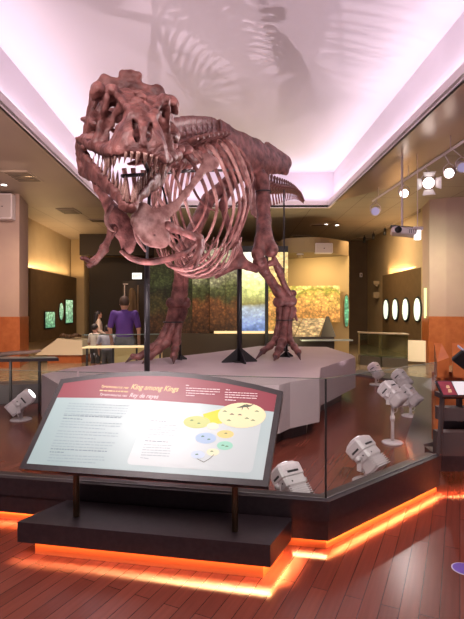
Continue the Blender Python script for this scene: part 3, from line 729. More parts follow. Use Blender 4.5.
# ---------------- ribs
rib_prof = [(.07, .10), (.21, .11), (.35, -.03), (.47, -.28), (.55, -.56), (.555, -.80), (.44, -1.12), (.26, -1.38), (.03, -1.54)]
NR = 9
for i in range(NR):
    f = i/(NR-1); y = 5.98+f*1.42; p, t = spine_at(s_of(y)); L = Vector((t.y, -t.x, 0)).normalized()      # L points to the viewer's right
    Uv = Vector((0, 0, 1)); tf = Vector((t.x, t.y, 0)).normalized()
    lenf = np.interp(f, [0, .12, .35, .7, .88, 1], [.62, .80, .98, 1.08, .98, .62]); wf = np.interp(f, [0, .3, .7, 1], [.70, .92, 1.0, .90])
    for g in (-1, 1):
        pts = [];
        for (lx_, uz) in rib_prof:
            back = .10*math.sin(max(-uz, 0)*1.9)+.12*max(-uz-.2, 0)*(1.1-f*.9)
            pts.append(tuple(p + L*(g*lx_*wf) + Uv*(uz*lenf) + tf*back))
        path = smooth_path(pts, 5); n = len(path)
        rad = [np.interp(k/(n-1), [0, .12, .5, .9, 1], [.030, .030, .025, .017, .009]) for k in range(n)]
        b = MB(); b.tube(path, rad, 9, .55, up=tuple(L)); link('rib', b.mesh('rib', True), M_bone2 if (i+g) % 2 == 0 else M_bone, SK)
# belly ribs: nested thin arcs under the chest
for i in range(14):
    f = i/13; y = 6.25+f*1.30; p, t = spine_at(s_of(y)); L = Vector((t.y, -t.x, 0)).normalized(); c = Vector((p.x, y-.15, 0))
    zb = np.interp(f, [0, .3, .6, 1], [2.12, 2.03, 2.09, 2.30]); hwid = np.interp(f, [0, .4, 1], [.46, .50, .34]); rise = np.interp(f, [0, 1], [.40, .42])
    for g in (-1, 1):
        pts = []
        for k in range(9):
            a = k/8; x = hwid*math.sin(a*1.35)/math.sin(1.35); z = zb + rise*a**2.1
            q = c+L*(g*(x-.03)); pts.append((q.x, q.y+.16*a+.05*rnd.uniform(0, .3), z+.012*rnd.uniform(-1, 1)))
        n = 8; path = smooth_path(pts, 3); m_ = len(path)
        b = MB(); b.tube(path, [np.interp(k/(m_-1), [0, .1, .5, 1], [.014, .023, .019, .008]) for k in range(m_)], 7); link('belly_rib', b.mesh('belly_rib', True), M_bone2 if i % 2 else M_bone, SK)

# ---------------- shoulders and arms
def C(*a):
    """chain of (px,py,d,r) -> round cones"""
    pts = [(P(x, y, d), r) for x, y, d, r in a]; return [(p, q, r, s_) for (p, r), (q, s_) in zip(pts, pts[1:])]
A_, B_, D_ = P(152, 226, 5.38), P(212, 158, 5.97), P(165, 245, 5.45)
nrm_ = (B_-A_).cross(D_-A_)
caps = C((209, 161, 5.95, .075), (199, 175, 5.85, .045), (186, 193, 5.72, .038), (174, 207, 5.6, .05), (160, 216, 5.45, .10)) + C((206, 157, 5.92, .05), (215, 163, 6.0, .055), (209, 168, 5.95, .05)) \
     + C((144, 211, 5.35, .10), (152, 226, 5.38, .18), (160, 236, 5.4, .14)) + C((140, 222, 5.3, .11), (150, 235, 5.35, .13))
bone('shoulder_blade', caps, flat=.30, dirn=nrm_, k=.05, m=M_bone2, subs=[(P(158, 233, 5.0), P(158, 233, 6.5), .015, .015)])
A_, B_, D_ = P(113, 214, 5.55), P(100, 160, 6.3), P(124, 240, 5.55)
caps = C((103, 165, 6.3, .05), (106, 190, 6.0, .045), (110, 204, 5.75, .07), (113, 217, 5.55, .13), (118, 226, 5.5, .12)) + C((120, 226, 5.5, .10), (124, 236, 5.5, .115), (123, 247, 5.5, .085)) + C((108, 222, 5.5, .08), (116, 230, 5.5, .10))
bone('shoulder_blade', caps, flat=.35, dirn=(.35, 1, .1), k=.05)
# arm on the left of the picture
bone('upper_arm', C((113, 229, 5.45, .06), (110, 236, 5.4, .038), (106, 244, 5.35, .035), (104, 248, 5.3, .05)), k=.02, h=.01)
bone('forearm', C((104, 248, 5.3, .040), (99, 255, 5.2, .028), (95, 259, 5.15, .036)) + C((106, 250, 5.32, .03), (101, 257, 5.22, .024), (97, 260, 5.17, .03)), k=.012, h=.008)
bone('finger', C((95, 259, 5.15, .030), (90, 262, 5.05, .024), (86, 259, 5.0, .026), (82, 258, 4.97, .020), (80, 257.5, 4.95, .007)), k=.01, h=.008)
bone('finger', C((96, 261, 5.15, .030), (92, 265, 5.07, .024), (89, 266, 5.02, .024), (86, 264.5, 4.98, .008)), k=.01, h=.008)
# arm on the right of the picture
bone('upper_arm', C((168, 227, 5.5, .065), (178, 230, 5.6, .042), (190, 235, 5.7, .04), (199, 238, 5.75, .055)), k=.03, h=.011)
bone('forearm', C((199, 239, 5.75, .046), (200, 247, 5.67, .032), (196, 257, 5.6, .04)) + C((202, 240, 5.77, .03), (203, 248, 5.7, .022), (199, 257, 5.62, .03)), k=.015, h=.009)
bone('finger', C((196, 257, 5.6, .032), (191, 262, 5.55, .024), (187, 266, 5.5, .024), (183, 268, 5.45, .008)), k=.01, h=.009)
bone('finger', C((198, 258, 5.6, .032), (196, 266, 5.55, .024), (192, 270, 5.5, .008)), k=.01, h=.009)
# wishbone-like arched bones and hanging front ribs
b = MB(); pth = smooth_path([tuple(P(*q)) for q in ((121, 250, 5.6), (131, 258, 5.6), (147, 262, 5.65), (168, 259, 5.75), (186, 252, 5.95), (196, 244, 6.1))], 6); n = len(pth)
b.tube(pth, [np.interp(k/(n-1), [0, .5, 1], [.03, .042, .03]) for k in range(n)], 10, .8); link('wishbone', b.mesh('wishbone', True), M_bone, SK)
for pp in (((112, 205, 5.3), (106, 218, 5.25), (109, 228, 5.2), (116, 232, 5.2)), ((162, 150, 5.6), (176, 178, 5.8), (188, 210, 5.95), (192, 222, 6.0)), ((150, 168, 5.5), (158, 196, 5.6), (168, 214, 5.7), (170, 225, 5.75)),
           ((135, 228, 5.5), (138, 240, 5.5), (146, 252, 5.55)), ((164, 168, 5.5), (169, 196, 5.6), (176, 226, 5.7)), ((124, 168, 5.3), (127, 186, 5.35), (131, 204, 5.4)), ((133, 168, 5.35), (135, 190, 5.4), (137, 206, 5.45)), ((143, 170, 5.4), (143, 190, 5.45), (141, 206, 5.45)), ((152, 172, 5.4), (155, 196, 5.5), (152, 212, 5.5))):
    b = MB(); pth = smooth_path([tuple(P(*q)) for q in pp], 6); n = len(pth); b.tube(pth, [np.interp(k/(n-1), [0, .5, 1], [.028, .024, .010]) for k in range(n)], 8, .7); link('rib', b.mesh('neck_rib', True), M_bone2, SK)

# ---------------- pelvis
ax0 = Vector((.20, 8.45, 0)); axd = Vector((.35, 1, 0)).normalized(); axl = Vector((axd.y, -axd.x, 0))
def mirror(p): p = Vector(p); q = (p-ax0).dot(axl); return p-axl*2*q
def both(caps): return caps, [(mirror(a), mirror(b), ra, rb) for a, b, ra, rb in caps]
il = C((230, 126, 7.30, .11), (236, 138, 7.5, .20), (244, 149, 7.95, .26), (255, 156, 8.35, .27), (268, 162, 8.75, .22), (281, 168, 9.1, .15)) + C((228, 122, 7.25, .075), (234, 130, 7.4, .14)) + C((246, 168, 8.3, .12), (262, 170, 8.6, .12)) + C((262, 150, 8.7, .12), (284, 163, 9.2, .12))
r_, l_2 = both(il)
dn = (P(282, 169, 9.2)-P(226, 124, 7.85)).cross(Vector((0, 0, 1)))
bone('hip_blade', r_, flat=.32, dirn=dn, h=.018, k=.06, amp=.007); bone('hip_blade', l_2, flat=.32, dirn=(mirror(P(282, 169, 9.2))-mirror(P(226, 124, 7.85))).cross(Vector((0, 0, 1))), h=.02, k=.06)
hipR = P(255, 176, 8.45); hipL = mirror(hipR); boot = P(240, 262, 7.62)
bone('pubis', [(hipR, P(243, 205, 8.1), .10, .065), (P(243, 205, 8.1), P(236, 240, 7.8), .065, .06), (P(236, 240, 7.8), boot, .06, .09), (boot, P(229, 267, 7.5), .10, .075), (P(229, 267, 7.5), P(216, 277, 7.2), .075, .03),
               (boot, P(248, 266, 7.75), .10, .07), (P(248, 266, 7.75), P(256, 269, 7.9), .07, .065), (hipL, P(222, 205, 8.0), .10, .06), (P(222, 205, 8.0), P(233, 240, 7.75), .06, .055), (P(233, 240, 7.75), boot, .055, .07)], h=.016, k=.04)
bone('ischium', C((254, 180, 8.7, .10), (252, 200, 8.9, .12), (256, 214, 9.1, .085), (260, 226, 9.3, .04)) + C((246, 190, 8.8, .05), (252, 212, 9.0, .07)), flat=.5, dirn=dn, h=.018, k=.05, m=M_bone2)

# ---------------- hind legs
def leg(sh, fem, tib, fib, ank, metas, toes):
    bone('thigh_bone', fem, h=.015, k=.05, amp=.006)
    bone('shin_bone', tib, h=.014, k=.04, amp=.005); bone('calf_bone', fib, h=.013, k=.02)
    bone('ankle', ank, h=.013, k=.03, amp=.006)
    for m_ in metas: bone('foot_bone', [(a, b_, ra*1.14, rb*1.14) for a, b_, ra, rb in m_], h=.011, k=.02)
    for t_ in map(clampz, toes):
        for j, (a, b_, ra, rb) in enumerate(t_):
            last = j == len(t_)-1
            if last: bone('claw', [(a, b_, ra, rb)], h=.008, k=.01, amp=.001, m=M_dark_claw)
            else: bone('toe_bone', [(a, a.lerp(b_, .5), ra*1.3, ra*.88), (a.lerp(b_, .5), b_, ra*.88, rb*1.28)], h=.010, k=.015, amp=.003)
M_dark_claw = mat('dark_claw_bone', (.06,.028,.03), .4, noise=((.14,.06,.055), 14))
def clampz(t_): return [(Vector((a.x, a.y, max(a.z, pt+ra))), Vector((b_.x, b_.y, max(b_.z, pt+rb))), ra, rb) for a, b_, ra, rb in t_]
leg(0, C((258, 172, 8.45, .12), (262, 182, 8.40, .13), (263, 200, 8.3, .118), (264, 222, 8.15, .12), (264, 240, 8.0, .15)) + C((262, 240, 8.0, .12), (258, 254, 7.9, .11)) + C((266, 240, 8.0, .12), (271, 250, 7.9, .12)),
    C((260, 262, 7.95, .12), (264, 270, 8.1, .085), (271, 281, 8.3, .075), (278, 291, 8.5, .095), (285, 299, 8.6, .14)),
    C((274, 259, 8.05, .05), (279, 270, 8.2, .07), (283, 282, 8.4, .05), (289, 294, 8.55, .06)) + C((268, 264, 8.0, .05), (275, 262, 8.05, .05)),
    C((279, 302, 8.55, .11), (291, 301, 8.6, .11)) + C((285, 296, 8.62, .09), (293, 294, 8.65, .07)),
    [C((280.5, 310, 8.55, .075), (279, 322, 8.52, .045), (276, 338, 8.42, .055)), C((285.5, 310, 8.52, .07), (284.5, 324, 8.48, .048), (282, 341, 8.35, .07)), C((292, 310, 8.58, .075), (289, 322, 8.52, .045), (289, 338, 8.4, .055)), C((294, 313, 8.6, .03), (297, 320, 8.6, .02))],
    [C((275.5, 340, 8.38, .058), (270, 346, 8.25, .052), (263, 351, 8.15, .045), (255.5, 359.5, 8.02, .008)), C((281.5, 343, 8.3, .072), (279, 350, 8.15, .060), (276.5, 355.5, 8.05, .050), (274, 363, 7.9, .008)), C((289.5, 340, 8.38, .058), (294.5, 347, 8.25, .052), (298, 352, 8.15, .045), (300.5, 361, 8.0, .008))])
leg(1, [(hipL, P(208, 200, 8.0), .13, .11), (P(208, 200, 8.0), P(190, 240, 7.5), .11, .12), (P(190, 240, 7.5), P(184, 252, 7.4), .14, .14)],
    C((182, 258, 7.45, .12), (180, 272, 7.7, .085), (179, 286, 7.95, .10), (179, 300, 8.1, .15)),
    C((188, 258, 7.5, .05), (186, 276, 7.75, .045), (185, 294, 8.05, .05)),
    C((172, 303, 8.05, .10), (185, 303, 8.1, .10)) + C((177, 297, 8.1, .10), (184, 290, 8.1, .06)),
    [C((173, 310, 8.05, .075), (168, 324, 7.98, .05), (161.5, 340, 7.85, .065)), C((177, 311, 8.03, .075), (173, 326, 7.95, .05), (167, 342, 7.82, .06)), C((183, 311, 8.08, .075), (179, 325, 8.0, .05), (176, 340, 7.88, .065))],
    [C((161, 341, 7.83, .062), (151, 348, 7.74, .055), (140, 356.5, 7.72, .048), (133, 356.5, 7.68, .04), (125.5, 362.5, 7.62, .008)), C((166, 343, 7.8, .068), (158, 350, 7.68, .058), (150, 356.5, 7.6, .052), (142, 365, 7.5, .008)), C((176, 342, 7.86, .066), (175, 349, 7.74, .058), (174, 356, 7.63, .05), (173.5, 366.5, 7.46, .008))])

# ---------------- steel armature carried by the bones
b = MB()
b.tube([P(122, 176, 5.1), P(150, 174, 5.5), P(186, 171, 6.2), P(240, 170, 7.7)], .020, 8); b.tube([P(150, 174, 5.5), P(147, 262, 6.0)], .02, 8)
b.tube([spine_at(s_of(5.2))[0]-Vector((0,0,.15)), P(150, 174, 5.5)], .025, 8); b.tube([P(160, 178, 5.6), P(166, 200, 5.7), P(172, 224, 5.8)], .012, 8)
link('steel_armature', b.mesh('armature', True), M_black, SK)
for c_, r_0 in ((P(263.5, 192, 8.33), .135), (P(285, 320, 8.5), .16), (P(173, 322, 7.97), .16)):
    b = MB(); b.tube([c_+Vector((math.cos(a)*r_0, math.sin(a)*r_0, 0)) for a in [2*math.pi*k/20 for k in range(21)]], .011, 6, caps=False); link('steel_band', b.mesh('band', True), M_black, SK)

# ---------------- posts standing on the platform
def post(px, d, ytop, r, base, label):
    t = root('support_post', (P(px, 300, d).x, d, pt), label, 'support post', 'steel posts under the skeleton'); t0 = wm(t).translation
    z1 = EYE+(CY-ytop)*d/F; b = MB(); b.tube([t0, Vector((t0.x, t0.y, z1))], r, 14); link('pole', b.mesh('pole', True), M_black, t)
    if base:
        b = MB(); b.tube([t0, t0+Vector((0, 0, .02))], base*.35, 20); link('foot_plate', b.mesh('plate'), M_black, t)
        for k in range(4):
            a = math.radians(18+90*k); dx = Vector((math.cos(a), math.sin(a), 0)); n_2 = Vector((-dx.y, dx.x, 0))*.009
            b = MB(); q = [t0, t0+dx*base, t0+dx*base+Vector((0,0,.02)), t0+Vector((0,0,base*.85))]
            b.add([v-n_2 for v in q]+[v+n_2 for v in q], [(0,3,2,1),(4,5,6,7),(0,1,5,4),(1,2,6,5),(2,3,7,6),(3,0,4,7)]); link('gusset', b.mesh('gusset'), M_black, t)
post(147, 6.0, 259, .036, 0, 'thick black steel post nearest the information panel, under the chest')
post(239.5, 7.75, 262, .040, .30, 'black post with triangular gussets standing in the centre of the platform')
post(284, 9.8, 190, .016, .10, 'tall thin black post rising behind the right leg to the tail')
post(286.5, 8.62, 306, .022, .13, 'short black post behind the right foot bones')
post(180, 8.15, 306, .024, .12, 'short black post behind the left foot bones')

# ================================================================== FLOODLIGHTS INSIDE THE ENCLOSURE
M_flood = mat('white_flood_housing', (.68,.60,.62), .42); M_slot = mat('slot_black', (.02,.02,.022), .5)
M_lens = mat('lamp_lens', (.8,.8,.9), .1, emit=(1, .82, .88), estr=1.1)
def xf(me_name, mb, smooth=False): return mb.mesh(me_name, smooth)
def flood(x, y, hgt, aim, label, size=1.0, power=0, z=0.0, rad=.05, cone=60, on=M_lens, col=(1, .80, .86)):
    t = root('floodlight', (x, y, z), label, 'floodlight', 'white floodlights aimed at the skeleton'); W = wm(t); s_ = size
    b = MB(); b.lathe([(.0, 0), (.15*s_, 0), (.15*s_, .012), (.14*s_, .020), (.03, .028), (.0, .028)], n=28); me = b.mesh('base', True); me.transform(W); link('base', me, M_flood, t)
    b = MB(); b.tube([(0, 0, .02), (0, 0, hgt-.12*s_)], [.026*s_, .022*s_], 12); b.tube([(0, 0, hgt*.45), (0, 0, hgt*.45+.06)], .034*s_, 12); me = b.mesh('stand', True); me.transform(W); link('stand', me, M_flood, t)
    az = math.atan2(aim[1]-y, aim[0]-x); d = Vector((aim[0]-x, aim[1]-y, aim[2]-hgt)).normalized()
    X = Vector((-math.sin(az), math.cos(az), 0)); Yv = d.cross(X); R = Matrix((X, Yv, d)).transposed().to_4x4(); HM = W @ Matrix.Translation((0, 0, hgt)) @ R @ Matrix.Scale(s_, 4)
    YM = W @ Matrix.Translation((0, 0, hgt)) @ Matrix.Rotation(az-math.pi/2, 4, 'Z') @ Matrix.Scale(s_, 4)
    # yoke: U bracket under the housing
    b = MB(); b.box((0, 0, -.125), (.31, .045, .014)); b.box((-.15, 0, -.055), (.014, .05, .15)); b.box((.15, 0, -.055), (.014, .05, .15)); me = b.mesh('yoke'); me.transform(YM); link('yoke', me, M_flood, t)
    for g in (-1, 1):
        b = MB(); b.lathe([(.0, 0), (.026, 0), (.026, .03), (.0, .03)], n=10, M=Matrix.Rotation(g*math.pi/2, 4, 'Y'), c=(g*.155, 0, 0)); me = b.mesh('knob', True); me.transform(YM); link('tilt_knob', me, M_flood, t)
    b = MB()                                                     # housing: front collar, boxy middle, finned tapering rear
    b.bevbox((0, 0, .095), (.27, .215, .15), .022); b.bevbox((0, 0, -.005), (.25, .195, .12), .022); b.bevbox((0, 0, -.115), (.235, .18, .14), .028); b.bevbox((0, 0, .175), (.20, .17, .03), .02)
    for k in range(6): b.box((0, 0, -.07-k*.021), (.246, .192, .007))
    nh = len(b.f)
    for g in (-1, 1): b.box((0, g*.107, .075), (.13, .008, .020)); b.box((g*.134, 0, .075), (.008, .10, .020)); b.box((.05, g*.098, -.015), (.014, .006, .014)); b.box((g*.125, .04, .0), (.006, .014, .014))
    me = b.mesh('housing'); me.transform(HM); me.materials.append(M_flood); me.materials.append(M_slot)
    for f_ in me.polygons[nh:]: f_.material_index = 1
    hs = link('housing', me, M_flood, t)
    b = MB(); b.lathe([(0, .196), (.068, .196), (.072, .190), (0, .188)], n=24); me = b.mesh('lens', True); me.transform(HM); link('lens', me, on, hs)
    b = MB(); b.tube(smooth_path([(0, -.09, -.1), (.02, -.16, -.16), (.03, -.10, -.26), (.0, .0, -.30)], 5), .008, 6); me = b.mesh('cord', True); me.transform(W @ Matrix.Translation((0, 0, hgt)) @ Matrix.Scale(s_*.9, 4)); link('cord', me, M_flood, t)
    if power:
        p = Vector((x, y, z+hgt))+d*.20*s_; spot('floodlight_beam', p, aim, power, col, cone, .9, rad)
    return t
HD = (-.9, 4.5, 3.2); BD = (-.3, 7, 3.4)
bx_ = lambda px, d: (px-CX)*d/F
flood(bx_(21, 6.95), 6.95, .26, (-1.9, 7.2, 1.2), 'white floodlight with lit lens on the floor left of the platform', 1.0, 0, on=mat('bright_lens', (.9,.9,.9), .1, emit=(1, .9, .93), estr=6))
flood(bx_(291, 3.95), 3.95, .17, (-1.1, 6.4, 3.2), 'white floodlight just behind the glass beside the information panel edge', .86, 60)
flood(bx_(367, 4.45), 4.45, .25, (-.9, 6.6, 3.0), 'white floodlight low behind the slanted glass pane, its stand hidden', .90, 90)
flood(bx_(392.5, 5.75), 5.75, .59, (-.5, 8.0, 3.4), 'white floodlight on the tallest stand with broad round base on the wooden floor', .84, 300)
flood(bx_(410.5, 7.2), 7.2, .31, (0, 9.6, 3.4), 'white floodlight overlapped by the tall one, nearest the right kerb', .86, 160)
flood(bx_(402, 8.1), 8.1, .43, (.4, 10.2, 3.6), 'white floodlight with its head showing above the two in front', .88, 90)
flood(bx_(376, 10.2), 10.2, .30, (1.2, 11.6, 3.4), 'small distant white floodlight near the right corner of the platform', .92, 60)
# unseen floodlights, placed to throw the skeleton's shadow onto the ceiling
flood(-2.95, 5.3, .45, (-.2, 6.9, 3.7), 'white floodlight on the enclosure floor just beyond the left picture edge', 1.0, 520, cone=70, rad=.03)
flood(-.95, 4.75, .26, (.1, 7.4, 3.9), 'white floodlight on the enclosure floor hidden behind the information panel', .9, 420, cone=80, rad=.015)

# ================================================================== MURALS AND SCREENS IN THE REAR
def slab(name, px0, px1, py0, py1, d, th, m, parent, d2=None):
    d2 = d if d2 is None else d2
    a = P(px0, py1, d); c = P(px1, py1, d2); z0 = a.z; z1 = P(px0, py0, d).z
    b = MB(); n = Vector((-(c-a).y, (c-a).x, 0)).normalized()*th
    b.prism([(a.x, a.y), (c.x, c.y), (c.x+n.x, c.y+n.y), (a.x+n.x, a.y+n.y)], z0, z1); return link(name, b.mesh(name), m, parent)
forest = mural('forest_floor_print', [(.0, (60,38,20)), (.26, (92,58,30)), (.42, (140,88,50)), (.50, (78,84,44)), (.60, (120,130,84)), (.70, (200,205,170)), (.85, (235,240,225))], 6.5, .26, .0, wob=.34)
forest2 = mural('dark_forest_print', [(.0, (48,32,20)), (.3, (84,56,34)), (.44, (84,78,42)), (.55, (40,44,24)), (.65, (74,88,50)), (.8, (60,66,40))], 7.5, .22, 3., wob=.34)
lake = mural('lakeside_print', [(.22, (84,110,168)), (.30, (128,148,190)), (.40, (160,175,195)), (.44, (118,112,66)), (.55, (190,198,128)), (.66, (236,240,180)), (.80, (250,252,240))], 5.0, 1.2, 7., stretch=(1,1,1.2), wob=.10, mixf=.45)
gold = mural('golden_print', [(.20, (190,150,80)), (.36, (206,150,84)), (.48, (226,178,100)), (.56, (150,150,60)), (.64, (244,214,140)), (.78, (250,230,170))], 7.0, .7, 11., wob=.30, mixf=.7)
mw = root('mural_wall', (P(200, 300, 16).x, 16.2, 0), 'row of tall printed landscape panels from dark forest to bright lake behind the skeleton', 'mural')
slab('base_cabinet', 150, 286, 333.5, 357, 16.2, .3, mat('dark_olive_base', (.10,.075,.035), .5), mw)
slab('light_strip', 214, 286, 330.5, 333.5, 16.15, .1, mat('warm_strip', (.8,.6,.3), .5, emit=(1, .72, .35), estr=1.1), mw)
for x0, x1, y0, m_ in ((150, 171, 262, forest2), (171.4, 192, 255, forest2), (192.4, 209.6, 250, forest), (210, 225.6, 248, forest), (226, 237.4, 250, forest)): slab('printed_panel', x0, x1, y0, 331 if x0 > 205 else 345, 16.3 if x0 < 205 else 16.0, .08, m_, mw)
slab('lake_screen', 241, 265, 252, 331, 15.95, .08, lake, mw); slab('lake_screen', 268.4, 288, 252, 331, 15.95, .08, gold, mw)
slab('screen_frame', 237.6, 241, 247, 348, 15.9, .12, M_black, mw); slab('screen_frame', 265, 268.4, 247, 348, 15.9, .12, M_black, mw); slab('screen_frame', 237.6, 288, 246, 252, 15.9, .12, M_black, mw)
bb = MB(); bb.prism([(-3.0, 18.5), (2.2, 18.5), (2.2, 18.8), (-3.0, 18.8)], 0, 4.2); struct('wall_back_mural', bb, M_brownwall)
gm = root('golden_mural', (P(312, 300, 16.8).x, 17.0, 0), 'golden autumn landscape mural on the ochre wall', 'mural'); slab('printed_sheet', 288, 340, 286, 322, 17.12, .04, gold, gm, 16.92)
nc = root('oblong_window_case', (P(346.5, 310, 16.8).x, 16.8, 1.4), 'narrow oblong green lit display window at the end of the golden wall', 'display window')
def pill(px, py, wpx, hpx, d, m, parent, name, th=.03, face=0, kx=.5, y2=None):
    c = P(px, py, d); w_ = wpx*d/F/2; h_ = hpx*d/F/2; b = MB(); n = 24; pts = []
    for i in range(n):
        a = 2*math.pi*i/n; e = kx; x = w_*math.copysign(abs(math.cos(a))**e, math.cos(a)); z = h_*math.copysign(abs(math.sin(a))**e, math.sin(a)); pts.append((x, z))
    R = Matrix.Rotation(face, 4, 'Z'); vs = [R @ Vector((x, -th, z))+c for x, z in pts]+[R @ Vector((x, th, z))+c for x, z in pts]
    b.add(vs, [tuple(range(n)), tuple(range(2*n-1, n-1, -1))]+[(i, n+i, n+(i+1)%n, (i+1)%n) for i in range(n)]); return link(name, b.mesh(name), m, parent)
M_greenlit = mural('green_lit_panel', [(.2, (90,160,130)), (.5, (190,235,200)), (.8, (150,210,170))], 6, .9, 2.)
pill(346.5, 311, 5.5, 34, 17.0, mat('brass_rim', (.25,.16,.06), .4), nc, 'rim', .03, kx=.7); pill(346.5, 311, 3.8, 31, 16.95, M_greenlit, nc, 'lit_pane', .03, kx=.7)

# sloping showcases in front of the golden mural
sc1 = root('sloping_showcase', (P(314, 340, 14.6).x, 14.6, 0), 'dark framed sloping glass showcase with pale lit contents below the golden mural', 'showcase')
X0, X1 = P(288, 0, 14.6).x, P(333, 0, 14.6).x
b = MB(); b.prism([(X0, 14.4), (X1, 14.4), (X1, 15.5), (X0, 15.5)], 0, .78); link('cabinet', b.mesh('cab'), mat('showcase_dark', (.05,.035,.025), .4), sc1)
b = MB(); xm = (X0+X1)/2-.15
for xa, xb in ((X0, xm-.02), (xm+.02, X1-.1)): b.add([(xa-.35, 14.5, .82), (xb-.35, 14.5, .82), (xb+.0, 15.3, 1.32), (xa+.0, 15.3, 1.32), (xa-.35, 14.5, .78), (xb-.35, 14.5, .78), (xb, 15.3, 1.28), (xa, 15.3, 1.28)], [(0,1,2,3),(7,6,5,4),(0,4,5,1),(1,5,6,2),(2,6,7,3),(3,7,4,0)])
link('lit_graphic', b.mesh('gr'), mural('showcase_graphic', [(.1, (190,160,110)), (.3, (225,200,150)), (.5, (180,140,90))], 5, .55, 5.), sc1)
b = MB(); b.add([(X1-.42, 14.4, .78), (X1+.05, 14.4, .78), (X1+.05, 15.45, 1.38), (X1-.05, 15.45, 1.38), (X1+.05, 15.45, .78)], [(0,1,2,3),(1,4,2),(0,3,4,1)]); link('end_panel', b.mesh('end'), M_black, sc1)
b = MB(); b.box((X1-.3, 14.15, .70), (1.5, .4, .04)); link('ledge', b.mesh('ledge'), mat('pale_glass_shelf', (.45,.5,.45), .2), sc1)

# right wall: backlit bronze panel with four oval windows, niche, counters
rp = root('oval_window_panel', (5.75, 16.6, 0), 'bronze wall panel with a row of four glowing oval windows', 'wall panel')
A3 = Vector((P(382.5, 0, 18.8).x, 18.8, 0)); B3 = Vector((P(427, 0, 14.75).x, 14.75, 0)); dirp = (B3-A3).normalized(); ang = math.atan2(dirp.y, dirp.x)
nrp = Vector((-dirp.y, dirp.x, 0));  nrp = nrp if nrp.x < 0 else -nrp
b = MB(); q2 = -nrp*.10
b.prism([(A3.x, A3.y), (B3.x, B3.y), (B3.x+q2.x, B3.y+q2.y), (A3.x+q2.x, A3.y+q2.y)], .62, 2.93); link('panel_board', b.mesh('board'), M_slat, rp)
for i, px in enumerate((387.2, 396.4, 406.8, 418.7)):
    k = (px-CX)/F; # ray x = k*y against the panel line
    t_ = (k*A3.y-A3.x)/(dirp.x-k*dirp.y); c = A3+dirp*t_+nrp*.02
    for nm, w_, h_, off, m_ in (('oval_rim', .30, .42, 0, M_black), ('oval_window', .225, .36, .02, mat('oval_glow', (.7,.8,.65), .4, emit=(.86, 1, .80), estr=1.0))):
        vs = []; n = 28
        for o_ in (0, .03):
            for j in range(n):
                a = 2*math.pi*j/n; vs.append(c+nrp*(off+o_)+dirp*math.cos(a)*w_+Vector((0, 0, 1.60-c.z+h_*math.sin(a))))
        b = MB(); b.add(vs, [tuple(range(n)), tuple(range(2*n-1, n-1, -1))]+[(j, n+j, n+(j+1)%n, (j+1)%n) for j in range(n)]); link(nm, b.mesh(nm), m_, rp)
strip('panel_backlight', A3-nrp*.06+Vector((0,0,2.98)), B3-nrp*.06+Vector((0,0,2.98)), .06, 42, (1, .62, .28), (nrp.x*-.3, 0, 1))
nch = root('lit_niche', (P(416, 350, 14.9).x, 14.9, 0), 'cream lit recess low on the right wall under the oval windows', 'wall niche')
slab('back_sheet', 408, 425.5, 340, 361, 14.2, .03, mat('cream_lit', (.7,.58,.4), .6, emit=(1, .74, .42), estr=.42), nch, 13.85); slab('sill', 405, 425.5, 361, 368, 14.1, .02, M_slat, nch, 13.8)
gs = root('green_light_column', (P(425.5, 300, 14.3).x, 14.3, 1.0), 'thin vertical yellow green lit strip beside the right column', 'light strip'); slab('diffuser', 424.4, 427, 288, 318, 14.4, .03, mat('green_strip', (.5,.6,.2), .5, emit=(.75, .9, .40), estr=1.2), gs)
M_case = glass('smoked_case_glass', (.62,.70,.64), 1.0); M_body = mat('case_body_olive', (.13,.115,.075), .35)
def counter(px0, px1, ytop, yb, d, d2, label, depth=.4):
    a = G(px0, 1000, 0); xa = P(px0, 0, d).x; xb = P(px1, 0, d2).x; z1 = EYE+(CY-ytop)*d/F; t = root('glass_counter', ((xa+xb)/2, d, 0), label, 'display counter')
    pl_ = [(xa, d), (xb, d2), (xb+.05, d2+depth), (xa+.05, d+depth)]
    b = MB(); b.prism(pl_, .001, z1*.28); link('cabinet_base', b.mesh('cb'), M_body, t)
    b = MB(); b.prism(inset(pl_, .03), z1*.28, z1*.30); link('display_bed', b.mesh('bed'), mat('case_bed', (.30,.27,.19), .6), t)
    b = MB(); b.prism(pl_, z1*.29, z1-.03); link('glass_box', b.mesh('gb'), M_case, t)
    b = MB(); b.prism(inset(pl_, -.02), z1-.03, z1); link('top_sheet', b.mesh('top'), mat('case_top_edge', (.55,.45,.28), .3), t)
counter(360, 381, 332, 0, 13.9, 13.3, 'glass display counter on the right near the dark rear corner')
counter(382, 408, 333, 0, 13.3, 12.9, 'glass display counter in front of the oval window panel')

